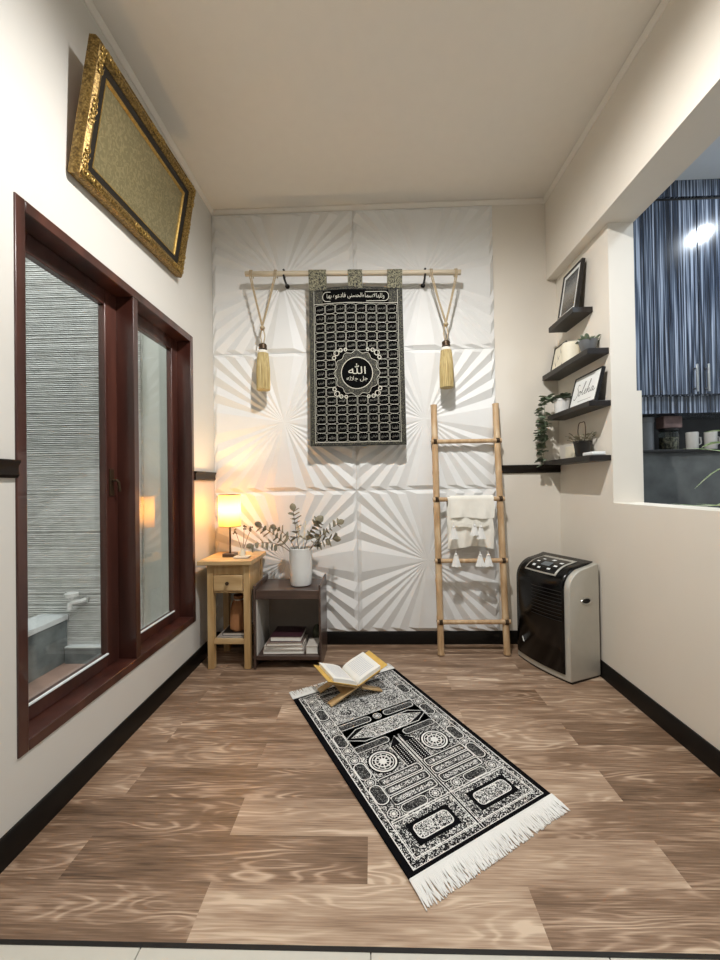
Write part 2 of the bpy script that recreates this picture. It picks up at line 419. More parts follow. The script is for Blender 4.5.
w.box(XR, XR+.145, OY, YB, 0, BZ).box(XR, XR+.17, -.3, OY, 0, SILL).box(XR+.145, XR+.172, OY, YB, 0, 1.712).box(XR, XR+.145, YF, -.3, 0, HC)
struct(w.build('wall_right', M['paint']))
struct(MB().box(XL-.14, 3.4, YF-.1, YF, 0, HC).build('wall_front', mat('low_bounce_taupe', '#4B443D', .7)))  # unseen rear wall, coloured dark to cut light bounced into the room
struct(MB().box(BX, BX+.216, YF, YB, BZ, HC).build('trim_2', M['paint']), 'deep beam over the kitchen opening')
# baseboards
bt, bh = .013, .0973
def base_prof(h): return [(0, 0), (bt, 0), (bt, h-.008), (bt-.006, h), (0, h)]
struct(MB().prism(base_prof(bh), lambda a, b, d: (XL+a, d, b), YF, YB).build('baseboard_left', M['base']))
struct(MB().prism(base_prof(bh), lambda a, b, d: (XR-a, d, b), YF, YB).build('baseboard_right', M['base']))
struct(MB().prism(base_prof(bh), lambda a, b, d: (d, YB-a, b), XL+.013, XR-.013).build('baseboard_back', M['base']))
# chair rails
def rail_prof(): return [(0, -.03), (.010, -.03), (.017, -.02), (.014, -.006), (.014, .010), (.022, .022), (.022, .03), (0, .03)]
RZ = 1.272
struct(MB().prism(rail_prof(), lambda a, b, d: (XL+a, d, RZ-.006+b), YF, WY1-.001).build('trim_3', M['rail']), 'dark chair rail on left wall near the camera')
struct(MB().prism(rail_prof(), lambda a, b, d: (XL+a, d, RZ-.002+b), WY2+.001, YB-.03).build('trim_4', M['rail']), 'short dark chair rail between window and corner')
struct(MB().prism(rail_prof(), lambda a, b, d: (d, YB-a, RZ+.018+b), .928, XR).build('trim_5', M['rail']), 'dark chair rail right of the white panels')
# slim cornice
cp = [(0, 0), (.016, 0), (.02, -.01), (.008, -.03), (.006, -.036), (0, -.036)]
struct(MB().prism(cp, lambda a, b, d: (XL+a, d, HC+b), YF, YB).build('trim_6', M['ceil']), 'slim cornice on left wall')
struct(MB().prism(cp, lambda a, b, d: (BX-a, d, HC+b), YF, YB).build('trim_7', M['ceil']), 'slim cornice on beam')
struct(MB().prism(cp, lambda a, b, d: (d, YB-a, HC+b), XL, BX).build('trim_8', M['ceil']), 'slim cornice on back wall')

# sunburst relief panels
def sunburst(x0, x1, z0, z1):
    mb = MB(); cx, cz = (x0+x1)/2, (z0+z1)/2; hx, hz = (x1-x0)/2-.0012, (z1-z0)/2-.0012
    A = .020; yb = YB; yf = YB-.012
    half = [(0, 1), (.16, 1), (.31, 0), (.45, 1), (.58, 0), (.72, 1), (.86, 0), (1.0, 1)]
    side = [(-s, h) for s, h in reversed(half[1:])] + half           # along one side -1..1
    ring = []                                                       # unit square perimeter, ccw
    for (s, h) in side[:-1]: ring.append((1, s, h))
    for (s, h) in side[:-1]: ring.append((-s, 1, h))
    for (s, h) in side[:-1]: ring.append((-1, -s, h))
    for (s, h) in side[:-1]: ring.append((s, -1, h))
    n = len(ring); q = .945
    vs = [(cx, yf-A*.45, cz)]
    vs += [(cx+a*hx*q, yf-A*h, cz+b*hz*q) for a, b, h in ring]
    vs += [(cx+a*hx, yf, cz+b*hz) for a, b, h in ring]
    vs += [(cx+a*hx, yb, cz+b*hz) for a, b, h in ring]
    fs = []
    for i in range(n):
        j = (i+1) % n
        fs += [(0, 1+i, 1+j), (1+i, 1+n+i, 1+n+j), (1+i, 1+n+j, 1+j), (1+n+i, 1+2*n+i, 1+2*n+j, 1+n+j)]
    fs.append(tuple(range(1+2*n, 1+3*n)))
    return mb.add(vs, fs)
cols = [(-1.19, -.115), (-.115, .926)]; rows = [(.0985, 1.15), (1.15, 2.192), (2.192, 3.258)]
plab = {(0, 0): 'white sunburst relief panel at floor level behind the nightstand and vase', (1, 0): 'white sunburst relief panel at floor level behind the blanket on the ladder',
        (0, 1): 'white sunburst relief panel at mid height above the glowing lamp', (1, 1): 'white sunburst relief panel at mid height behind the ladder top',
        (0, 2): 'white sunburst relief panel under the ceiling behind the left end of the rod', (1, 2): 'white sunburst relief panel under the ceiling behind the right end of the rod'}
for (c, r), lb in plab.items():
    x0, x1 = cols[c]; z0, z1 = rows[r]
    o = sunburst(x0, x1, z0, z1).build('wall_panel', M['panel'], loc=((x0+x1)/2, YB, z0), smooth=False)
    tag(o, lb, 'wall panel', 'sunburst wall panels on the back wall')

# ------------------------------------------------------------------ window
win = bpy.data.objects.new('window_1', None); COL.objects.link(win); win.location = (XL, (WY1+WY2)/2, WZ1); win['kind'] = 'structure'
xa, xf = XL-.125, XL+.006
fr = MB()
fr.box(xa, xf, WY1, WY1+.04, WZ1, WZ2).box(xa, xf, WY2-.034, WY2, WZ1, WZ2)
fr.box(xa, xf, WY1+.04, WY2-.034, WZ2-.042, WZ2).box(xa, xf, WY1+.04, WY2-.034, WZ1, WZ1+.04)
fr.build('window_frame', M['redwood'], win, bevel=.003)
MB().box(xa, xf-.004, 1.918, 1.956, WZ1+.04, WZ2-.042).build('mullion', M['redwood'], win, bevel=.002)
def sash(y0, y1, st, rail_b, rail_t, x0, x1, handle):
    z0, z1 = WZ1+.041, WZ2-.043
    b = MB()
    b.box(x0, x1, y0, y0+st, z0, z1).box(x0, x1, y1-st, y1, z0, z1).box(x0, x1, y0+st, y1-st, z0, z0+rail_b).box(x0, x1, y0+st, y1-st, z1-rail_t, z1)
    g = MB()   # glazing bead
    for a, c, e, f_ in ((y0+st, y1-st, z0+rail_b, z0+rail_b+.006),):
        g.box(x1-.004, x1+.006, a, c, e, f_)
    s = b.build('sash', M['redwood'], win, bevel=.003)
    g.build('glazing_bead', M['capst'], s)
    MB().box((x0+x1)/2-.002, (x0+x1)/2+.002, y0+st-.004, y1-st+.004, z0+rail_b-.004, z1-rail_t+.004).build('window_pane', M['glass'], s)
    if handle:
        h = MB().box(x1, x1+.006, y1-st+.02, y1-st+.05, 1.16, 1.29)
        h.tube([(x1+.006, y1-st+.035, 1.235), (x1+.03, y1-st+.035, 1.235), (x1+.034, y1-st+.04, 1.225), (x1+.03, y1-st+.055, 1.18)], .007)
        h.build('window_handle', M['bronze'], s, bevel=.001)
sash(1.305, 1.917, .085, .058, .075, XL-.12, XL-.085, True)
sash(1.957, 2.532, .075, .058, .075, XL-.12, XL-.085, False)

# ------------------------------------------------------------------ courtyard beyond the window
rb = MB(); z = -.15; random.seed(3)
prof = []
while z < 3.7:
    h = random.uniform(.013, .018); d = random.uniform(.008, .016)
    prof += [(0, z), (d, z+.0015), (d*.8, z+h-.006), (0, z+h-.004)]; z += h
X0, X1 = -3.3, -1.80
vs = [(X0, 3.0-d, zz) for d, zz in prof] + [(X1, 3.0-d, zz) for d, zz in prof]
n = len(prof); rb.add(vs, [(i, n+i, n+i+1, i+1) for i in range(n-1)])
rb.box(X0, X1, 3.0, 3.1, -.15, 3.7)
struct(rb.build('wall_courtyard', M['stone'], smooth=False))
struct(MB().box(-1.8, XL-.14, 3.02, 3.12, -.15, 3.7).build('wall_courtyard_plaster', M['plaster']))
struct(MB().box(-3.4, -3.3, -.6, 3.1, -.15, 3.7).build('wall_courtyard_left', M['plaster']))
struct(MB().box(-3.4, XL-.14, -.7, -.6, -.15, 3.7).build('wall_courtyard_front', M['plaster']))
struct(MB().box(-3.4, XL-.14, -.7, 3.1, -.25, -.15).build('floor_courtyard', M['redtile']))
pl = thing('planter_box', 'long slate-grey raised planter with pale coping outside the left window pane', 'planter', (-2.51, 1.75, -.15))
MB().box(-2.61, -2.40, .4, 2.985, -.15, .175).build('planter_body', M['planter'], pl)
MB().box(-2.62, -2.388, .4, 2.985, .175, .215).build('coping', M['capst'], pl, bevel=.004)
lg = thing('drain_curb', 'low dark curb with pale top edge along the ribbed courtyard wall', 'curb', (-2.09, 2.93, -.15))
MB().box(-2.38, -1.80, 2.935, 2.985, -.15, -.03).build('curb_body', M['planter'], lg)
MB().box(-2.38, -1.80, 2.93, 2.985, -.03, -.02).build('curb_edge', M['capst'], lg, bevel=.002)
tp = thing('water_tap', 'white plastic water tap on the ribbed grey courtyard wall', 'tap', (-2.28, 2.985, .34))
MB().tube([(-2.25, 2.985, .33), (-2.25, 2.93, .33), (-2.29, 2.91, .33), (-2.31, 2.90, .32), (-2.315, 2.90, .275)], [.016, .016, .022, .018, .016], 12).build('tap_body', M['pvc'], tp)
MB().lathe([(.012, 0), (.014, .02), (.045, .03), (.047, .055), (.03, .062)], (-2.30, 2.905, .345), 14).build('tap_handle', M['pvc'], tp)
MB().lathe([(.028, -.014), (.028, .012)], (0, 0, 0), 14, M=Matrix.Translation((-2.25, 2.985, .33)) @ Matrix.Rotation(PI/2, 4, 'X')).build('wall_flange', M['steel'], tp)

# ------------------------------------------------------------------ kitchen beyond the pass-through
struct(MB().box(1.56, 3.4, -1.2, 3.05, -.05, 0).build('floor_kitchen', mat('low_bounce_tile', '#4A453F', .4)))  # unseen floor, darkened so less light bounces up under the beam
struct(MB().box(BX+.185, 3.4, YF, 3.05, 3.16, 3.26).build('ceiling_kitchen', M['kwall']))
struct(MB().box(1.562, 3.4, 2.95, 3.05, 0, 3.16).build('wall_kitchen', M['kdark']))
struct(MB().box(3.4, 3.5, YF, 3.05, 0, 3.16).build('wall_kitchen_side', M['kwall']))
kc = thing('kitchen_cabinet', 'tall wall-hung kitchen cabinet in blue-streaked glossy laminate with slim handles', 'cabinet', (2.15, 2.78, 1.64))
MB().box(1.64, 3.2, 2.625, 2.949, 1.745, 3.03).build('cabinet_body', M['stripe'], kc)
MB().box(1.64, 3.2, 2.60, 2.949, 3.05, 3.158).build('fascia', M['stripe'], kc)
MB().box(1.64, 3.2, 2.615, 2.949, 3.03, 3.05).build('shadow_gap', M['black'], kc)
MB().box(1.64, 3.2, 2.64, 2.949, 1.635, 1.745).build('valance', M['stripe'], kc)
for (a, b_, hx) in ((1.645, 2.147, 2.112), (2.152, 2.66, 2.184), (2.665, 3.18, 3.14)):
    d = MB().box(a, b_, 2.60, 2.624, 1.75, 3.026).build('door', M['stripe'], kc, bevel=.002)
    h = MB().box(hx-.006, hx+.006, 2.572, 2.58, 1.762, 1.94).box(hx-.005, hx+.005, 2.58, 2.60, 1.78, 1.79).box(hx-.005, hx+.005, 2.58, 2.60, 1.91, 1.92)
    h.build('handle', M['steel'], d, bevel=.001)
ks = thing('kitchen_ledge', 'grey concrete-look splash wall with black ledge below the striped cabinet', 'ledge', (2.4, 2.75, 0))
MB().box(1.58, 3.3, 2.62, 2.949, 0, 1.372).build('splash_body', M['concrete'], ks)
MB().box(1.58, 3.3, 2.60, 2.949, 1.372, 1.392).build('ledge_top', M['black'], ks, bevel=.002)
LZ = 1.393
o = MB().lathe([(.062, 0), (.062, .19), (.066, .195), (.066, .225), (.0, .228)], (1.87, 2.74, LZ), 20).build('tin_canister', M['tin'], loc=(1.87, 2.74, LZ))
tag(o, 'tall grey tin canister on the black kitchen ledge beside the pier', 'canister')
j = thing('storage_jar', 'clear glass jar of dry beans on the kitchen ledge under the pink pack', 'jar', (2.045, 2.74, LZ))
MB().lathe([(.052, 0), (.056, .01), (.056, .13), (.048, .135)], (2.045, 2.74, LZ), 20).build('jar_glass', M['jarglass'], j)
MB().lathe([(.050, .003), (.053, .01), (.053, .09), (.0, .095)], (2.045, 2.74, LZ), 20).build('beans', M['beans'], j)
MB().lathe([(.056, .1355), (.056, .15), (0, .151)], (2.045, 2.74, LZ), 20).build('lid', M['black'], j)
o = MB().box(1.985, 2.11, 2.70, 2.78, LZ+.152, LZ+.235).build('food_packet', M['pinkbox'], loc=(2.045, 2.74, LZ+.152), bevel=.006)
tag(o, 'dusty pink packet lying on top of the glass bean jar', 'packet')
mg = thing('mug', 'white mug on the kitchen ledge beside the glass bean jar', 'mug', (2.185, 2.72, LZ), 0, 'white mugs on the kitchen ledge')
MB().lathe([(.03, 0), (.034, .01), (.036, .12), (.033, .122), (.031, .012), (0, .01)], (2.185, 2.72, LZ), 20).build('mug_body', M['mugw'], mg)
MB().tube([(2.185+.034, 2.72, LZ+.09), (2.185+.056, 2.72, LZ+.085), (2.185+.058, 2.72, LZ+.045), (2.185+.034, 2.72, LZ+.03)], .005).build('handle', M['mugw'], mg)
dup(mg, (2.30, 2.71, LZ), 'white mug on the kitchen ledge behind the striped spider plant leaves')

sp = thing('spider_plant', 'spider plant with green and white striped leaves on the pass-through sill', 'plant', (1.475, 1.40, SILL))
MB().lathe([(.045, 0), (.06, .10), (.064, .10), (.064, .12), (.056, .12), (.054, .09), (0, .09)], (1.475, 1.40, SILL), 20).build('pot', M['ceramic'], sp)
def strap(mb, pts, w):
    P = [Vector(p) for p in pts]; out = []
    # smooth path
    Q = []
    for i in range(len(P)-1):
        p0, p1, p2, p3 = P[max(i-1, 0)], P[i], P[i+1], P[min(i+2, len(P)-1)]
        for t in (0, .25, .5, .75):
            Q.append(.5*((2*p1)+(p2-p0)*t+(2*p0-5*p1+4*p2-p3)*t*t+(3*p1-p0-3*p2+p3)*t**3))
    Q.append(P[-1]); n = len(Q); vs = []
    for i, p in enumerate(Q):
        t = (Q[min(i+1, n-1)]-Q[max(i-1, 0)]).normalized(); sd = t.cross(Vector((0, 0, 1)))
        sd = sd.normalized() if sd.length > .05 else Vector((1, 0, 0))
        nr = sd.cross(t)
        ww = w*min(1, .5+2*i/n)*(1-(i/(n-1))**3)+.0008
        vs += [tuple(p+sd*ww+nr*ww*.4), tuple(p), tuple(p-sd*ww+nr*ww*.4)]
    fs = []
    for i in range(n-1):
        fs += [(3*i, 3*i+1, 3*i+4, 3*i+3), (3*i+1, 3*i+2, 3*i+5, 3*i+4)]
    mb.add(vs, fs)
c0 = (1.475, 1.42, 1.16)
for pts, w_ in (([c0, (1.46, 1.55, 1.30), (1.45, 1.66, 1.345), (1.445, 1.75, 1.335)], .026),
                ([c0, (1.455, 1.56, 1.27), (1.45, 1.68, 1.315), (1.45, 1.86, 1.342)], .011),
                ([c0, (1.46, 1.55, 1.24), (1.45, 1.67, 1.236), (1.445, 1.79, 1.155)], .008),
                ([c0, (1.44, 1.53, 1.16), (1.45, 1.68, 1.085), (1.46, 1.95, 1.078)], .010),
                ([c0, (1.50, 1.52, 1.20), (1.53, 1.70, 1.09), (1.535, 1.90, 1.08)], .011),
                ([c0, (1.47, 1.53, 1.33), (1.46, 1.64, 1.39), (1.45, 1.74, 1.40)], .022),
                ([c0, (1.50, 1.34, 1.32), (1.51, 1.24, 1.33), (1.52, 1.12, 1.25)], .012),
                ([c0, (1.42, 1.36, 1.30), (1.40, 1.27, 1.30), (1.40, 1.18, 1.22)], .012)):
    q = MB(); strap(q, pts, w_); q.build('leaf', M['leafs'], sp, fix=False)

# ------------------------------------------------------------------ gold framed picture, leaning out from the left wall
pf = thing('picture_frame', 'ornate gold frame with black liner and gold panel, tilted on the left wall', 'picture frame', (XL, 1.92, 2.46))
pw, ph = .86, .555
bot, top_ = Vector((XL+.042, 1.92, 2.462)), Vector((XL+.135, 1.92, 3.008))
ez = (top_-bot).normalized(); ey = Vector((0, 1, .042)).normalized(); en = ey.cross(ez)     # en faces the room
if en.x < 0: en = -en
LEN = (top_-bot).length
def PF(a, b, d): return tuple(bot + ey*(a) + ez*(b) + en*d)                 # a: along wall, b: up the frame, d: out of the face
def frame_ring(mb, w, h, prof):
    """moulding: prof = [(inset, out)], mitred around a w x h rectangle"""
    n = len(prof); vs = []
    for (i_, o_) in prof:
        for sx, sy in ((-1, 0), (1, 0), (1, 1), (-1, 1)):
            a = sx*(w/2-i_); b = (i_ if sy == 0 else h-i_)
            vs.append(PF(a, b, o_))
    fs = []
    for p in range(n):
        p2 = (p+1) % n
        for k_ in range(4):
            k2 = (k_+1) % 4
            fs.append((p*4+k_, p*4+k2, p2*4+k2, p2*4+k_))
    return mb.add(vs, fs)
frm = frame_ring(MB(), pw, LEN, [(0, -.035), (0, -.008), (.008, .004), (.016, .0), (.03, .010), (.042, .006), (.05, -.004), (.055, -.006), (.055, -.035)]).build('frame_moulding', M['gold'], pf)
random.seed(11)
def scroll(orn, a, b, s, rot):
    pts = []
    for t_ in range(15):
        w_ = rot + t_*.5; r_ = s*(.2+.075*t_)
        pts.append(PF(a+math.cos(w_)*r_, b+math.sin(w_)*r_, .010))
    orn.tube(pts, [s*.30*(1-.05*i) for i in range(15)], 7)
for sx in (-1, 1):
    for b_ in (.028, LEN-.028):
        orn = MB(); sb = 1 if b_ < .2 else -1
        for q in range(5): scroll(orn, sx*(pw/2-.028-q*.022), b_, .014, q*1.3)
        for q in range(1, 5): scroll(orn, sx*(pw/2-.028), b_+sb*q*.022, .014, q*1.9)
        orn.build('frame_ornament', M['goldlt'], frm)
for b_ in (.028, LEN-.028):
    orn = MB()
    for q in (-2, -1, 0, 1, 2): scroll(orn, q*.024, b_, .014, q)
    orn.build('frame_ornament', M['goldlt'], frm)
for sx in (-1, 1):
    orn = MB()
    for q in (-2, -1, 0, 1, 2): scroll(orn, sx*(pw/2-.028), LEN/2+q*.022, .013, q)
    orn.build('frame_ornament', M['goldlt'], frm)
frame_ring(MB(), pw, LEN, [(.055, -.03), (.055, -.010), (.058, -.008), (.086, -.012), (.088, -.03)]).build('liner', M['black'], pf)
frame_ring(MB(), pw, LEN, [(.088, -.03), (.088, -.012), (.094, -.013), (.099, -.02), (.099, -.03)]).build('fillet', M['goldlt'], pf)
def art_mat():
    m, nt, b, N, L = new_mat('gold_relief_panel')
    b.inputs['Roughness'].default_value = .3; b.inputs['Metallic'].default_value = .35; b.inputs['Coat Weight'].default_value = .4
    tc = N.new('ShaderNodeTexCoord')
    n = N.new('ShaderNodeTexNoise'); n.inputs['Scale'].default_value = 34; n.inputs['Detail'].default_value = 2; n.inputs['Distortion'].default_value = 2.2
    L.new(tc.outputs['Object'], n.inputs['Vector'])
    r = N.new('ShaderNodeValToRGB'); r.color_ramp.elements[0].position = .46; r.color_ramp.elements[1].position = .62
    r.color_ramp.elements[0].color = lin('#7F7654'); r.color_ramp.elements[1].color = lin('#978B66')
    L.new(n.outputs['Fac'], r.inputs['Fac']); L.new(r.outputs['Color'], b.inputs['Base Color'])
    bp = N.new('ShaderNodeBump'); bp.inputs['Strength'].default_value = .25; bp.inputs['Distance'].default_value = .003
    L.new(n.outputs['Fac'], bp.inputs['Height']); L.new(bp.outputs['Normal'], b.inputs['Normal'])
    return m
pa = MB(); pa.prism([(-pw/2+.097, .097), (pw/2-.097, .097), (pw/2-.097, LEN-.097), (-pw/2+.097, LEN-.097)], PF, -.03, -.022)
pa.build('art_panel', art_mat(), pf)
bk = MB(); bk.prism([(-pw/2+.01, .01), (pw/2-.01, .01), (pw/2-.01, LEN-.01), (-pw/2+.01, LEN-.01)], PF, -.038, -.0352)
bk.build('backing', M['kraft'], pf)
for a in (-.3, .3): MB().tube([PF(a, LEN-.06, -.038), (XL, 1.92+a*.6, 2.99)], .0015, 6).build('hanging_wire', M['steel'], pf)

# ------------------------------------------------------------------ rod, tassels, tapestry
RY = 2.785
def rodz(x): return 2.733 - (x+.8935)*.0245
rod = thing('curtain_rod', 'pale wooden rod on black brackets holding the tapestry and tassels', 'rod', (-.12, YB, 2.71))
MB().tube([(x, RY, rodz(x)) for x in (-.8935, -.86, -.4, 0, .4, .62, .656)], [.0185]*7, 14).build('pole', M['rodwood'], rod)
for hx in (-.612, .402):
    z_ = rodz(hx)
    b_ = MB().tube([(hx, YB-.03, z_-.035), (hx, YB-.07, z_-.04), (hx, RY+.02, z_-.036), (hx, RY, z_-.026)], .008, 8)
    b_.tube([(hx, RY+math.cos(a)*.0255, z_+math.sin(a)*.0255) for a in [PI*(-.75+1.5*i/12) for i in range(13)]], .007, 8)
    b_.lathe([(.016, 0), (.016, .012)], (0, 0, 0), 14, M=Matrix.Translation((hx, YB-.02, z_-.036)) @ Matrix.Rotation(PI/2, 4, 'X'))
    b_.build('bracket', M['black'], rod)

def tassel(xa_, xb_, xm, zj, zh, zb, label, name='tassel'):
    t = thing(name, label, 'tassel', (xm, RY, zb), 0, 'tieback tassels on the rod')
    c = MB()
    for x in (xa_, xb_):
        for dx in (-.006, .006):
            zr = rodz(x+dx)
            loop = [(x+dx, RY+.024, zr-.02)] + [(x+dx, RY+math.cos(a)*.0235, zr+math.sin(a)*.0235) for a in [PI*i/6 for i in range(7)]]
            loop += [(x+dx, RY-.0235, zr-.03), ((x+dx)*.5+xm*.5, RY-.014, (zr+zj)/2-.02), (xm+dx*.6, RY-.008, zj+.01), (xm+dx*.4, RY-.004, zj-.02)]
            c.tube(loop, .0042, 6)
    c.tube([(xm-.007, RY, zj-.01), (xm-.016, RY, (zj+zh)/2), (xm-.004, RY, zh)], .0045, 6).tube([(xm+.007, RY, zj-.01), (xm+.016, RY, (zj+zh)/2), (xm+.004, RY, zh)], .0045, 6)
    c.build('cord', M['rope'], t)
    MB().ball((xm, RY-.004, zj), .019, 12, 8, (1, 1, .8)).build('knot', M['rope'], t)
    MB().lathe([(.012, .012), (.026, .004), (.030, -.006), (.028, -.016), (.030, -.030)], (xm, RY, zh), 18).build('tassel_head', M['bronze'], t)
    MB().lathe([(.032, -.012), (.038, -.018), (.038, -.026), (.034, -.036)], (xm, RY, zh-.03), 18).build('collar', M['cloth'], t)
    sk = MB(); seg = 60; H = zh-.062
    rings = []
    for i in range(8):
        f = i/7; r0 = .036+.012*min(1, f*2.2)-.002*f
        rings.append([(xm+(r0+.0022*(k_ % 2)+.001*math.sin(k_*1.7))*math.cos(2*PI*k_/seg), RY+(r0+.0022*(k_ % 2))*math.sin(2*PI*k_/seg), H-(H-zb)*f+(.004*random.random() if i == 7 else 0)) for k_ in range(seg)])
    vs = [p for r_ in rings for p in r_]
    fs = [(i*seg+k_, i*seg+(k_+1) % seg, (i+1)*seg+(k_+1) % seg, (i+1)*seg+k_) for i in range(7) for k_ in range(seg)]
    fs += [tuple(range(seg)), tuple(range(7*seg, 8*seg))]
    sk.add(vs, fs); sk.build('skirt', M['skirt'], t)
    return t
tassel(-.85, -.672, -.773, 2.336, 2.213, 1.885, 'long gold tassel looped over the rod left of the tapestry')
tassel(.445, .62, .543, 2.325, 2.20, 1.872, 'long gold tassel looped over the rod right of the tapestry')

tz0, tz1 = 1.473, 2.605
def TP(lift):
    def f(a, b):   # a 0..1 across, b 0..1 up
        z_ = tz0+(tz1-tz0)*b + .012*(1-(2*a-1)**2)*max(0, b-.6)*2.2
        l, r = -.437+.005*b, .252-.014*b
        wav = .006*math.sin(a*9+1)*b + .004*math.sin(a*5+b*4)
        return (l+(r-l)*a, RY-.004+wav-lift + .006*(1-b), z_)
    return f
ta = thing('tapestry', 'black wall hanging with silver calligraphy in small cartouches and a round medallion', 'tapestry', (-.095, RY, tz0))
F0 = TP(0)
cl = MB(); cl.grid(F0, 40, 60, 0, thick=(0, .003, 0))
F1 = TP(.0015); F2 = TP(.0026)
TW, TH = .68, tz1-tz0
def uvf(F): return lambda x, y_: F(x/TW, y_/TH)
G1, G2 = uvf(F1), uvf(F2)
def band(mb, x0, x1, y0, y1, G, mi, n=24):
    nx = max(1, int((x1-x0)/.02)); ny = max(1, int((y1-y0)/.02))
    mb.grid(lambda u, v: G(x0+(x1-x0)*u, y0+(y1-y0)*v), nx, ny, mi)
# mats: 0 black, 1 brocade, 2 thread
band(cl, 0, .034, 0, TH, G1, 1); band(cl, TW-.034, TW, 0, TH, G1, 1)
band(cl, .034, TW-.034, .004, .022, G1, 1); band(cl, .034, TW-.034, TH-.02, TH-.004, G1, 1)
for xx in (.036, TW-.036): ribbon(cl, [(xx, .02+i*(TH-.04)/40) for i in range(41)], .003, G2, 2)
for yy in (.026, TH-.115): ribbon(cl, [(.036+i*(TW-.072)/30, yy) for i in range(31)], .004, G2, 2)
# headline band
hl = rrect(TW/2, TH-.066, TW-.2, .066, .03, 6)
ribbon(cl, hl, .004, G2, 2, True)
band(cl, .036, .10, TH-.112, TH-.022, G1, 1); band(cl, TW-.10, TW-.036, TH-.112, TH-.022, G1, 1)
put_text(cl, arabic('وللهالأسماءالحسنى فادعوه بها'), TW/2, TH-.066, TW-.26, .042, G2, 2)
names = ('الرحمن الرحيم الملك القدوس السلام المؤمن المهيمن العزيز الجبار المتكبر الخالق البارئ المصور الغفار القهار الوهاب الرزاق الفتاح العليم القابض '
         'الباسط الخافض الرافع المعز المذل السميع البصير الحكم العدل اللطيف الخبير الحليم العظيم الغفور الشكور العلي الكبير الحفيظ المقيت الحسيب '
         'الجليل الكريم الرقيب المجيب الواسع الحكيم الودود المجيد الباعث الشهيد الحق الوكيل القوي المتين الولي الحميد المحصي المبدئ المعيد المحيي '
         'المميت الحي القيوم الواجد الماجد الواحد الصمد القادر المقتدر المقدم المؤخر الأول الآخر الظاهر الباطن الوالي المتعالي البر التواب المنتقم '
         'العفو الرؤوف المالك الجلال المقسط الجامع الغني المغني المانع الضار النافع النور الهادي البديع الباقي الوارث الرشيد الصبور الله').split()
cw = (TW-.084)/8; chh = (TH-.15)/15; k = 0
for r in range(15):
    for c in range(8):
        if 5 <= r <= 9 and 2 <= c <= 5: continue
        cx = TW-.042-cw*(c+.5); cy = TH-.122-chh*(r+.5)
        w2, h2 = cw*.5-.002, chh*.5-.002
        pts = []
        for i in range(28):   # scalloped cartouche
            a = 2*PI*i/28; ca_, sa_ = math.cos(a), math.sin(a)
            e = .36
            px = math.copysign(abs(ca_)**e, ca_)*w2; py = math.copysign(abs(sa_)**e, sa_)*h2
            sc_ = 1-.02*(1-abs(math.cos(2*a)))-.05*math.cos(6*a)
            pts.append((cx+px*sc_, cy+py*sc_))
        ribbon(cl, pts, .0021, G1, 2, True)
        put_text(cl, arabic(names[k % len(names)]), cx, cy, cw*.62, chh*.34, G2, 3, 1); k += 1
mx_, my_ = TW/2, TH-.122-chh*7.5
for (r_o, r_i, mi) in ((.152, .112, 1),):
    pts_o = [(mx_+(r_o+.008*math.cos(12*2*PI*i/72))*math.cos(2*PI*i/72), my_+(r_o+.008*math.cos(12*2*PI*i/72))*math.sin(2*PI*i/72)) for i in range(72)]
    pts_i = circ(mx_, my_, r_i, 72)
    cl.add([G1(*p) for p in pts_o]+[G1(*p) for p in pts_i], [(i, (i+1) % 72, 72+(i+1) % 72, 72+i) for i in range(72)], mi)
ribbon(cl, circ(mx_, my_, .112, 60), .005, G2, 2, True)
ribbon(cl, [(mx_+(.156+.009*math.cos(12*a))*math.cos(a), my_+(.156+.009*math.cos(12*a))*math.sin(a)) for a in [2*PI*i/96 for i in range(96)]], .003, G2, 2, True)
for sx in (-1, 1):
    for sy in (-1, 1):
        for (dx, dy, r_) in ((.145, .145, .018), (.115, .165, .012), (.163, .112, .012), (.08, .17, .010)):
            ribbon(cl, circ(mx_+sx*dx, my_+sy*min(dy, .168), r_, 14), .006, G2, 2, True)
put_text(cl, '\uFDF2', mx_, my_+.03, .125, .075, G2, 2, 3)
put_text(cl, arabic('جل جلاله'), mx_, my_-.042, .15, .04, G2, 2, 2)
cl.build('cloth', [M['clothblk'], M['brocade'], M['thread'], mat('dim_thread', '#86837A', .7, var=.15)], ta, fix=False, ang=60)
for (a0, a1) in ((.0, .19), (.42, .575), (.84, 1.0)):
    def tabf(u, v, a0=a0, a1=a1):
        x = -.432 + .67*(a0+(a1-a0)*u); zr = rodz(x); zt = F0(a0+(a1-a0)*u, 1)[2]
        # from front hem up over the rod and down behind
        L1 = .10
        if v < .4:
            t_ = v/.4; return (x, RY-.006-.0185*t_, zt-.012+(zr-zt+.012)*t_)
        if v < .6:
            a = PI*(v-.4)/.2; return (x, RY-math.cos(a)*.0245, zr+math.sin(a)*.0245)
        t_ = (v-.6)/.4; return (x, RY+.0245-.02*t_, zr+(zt-.012-zr)*t_)
    MB().grid(tabf, 4, 24).build('hanging_tab', M['brocade2'], ta, fix=False)

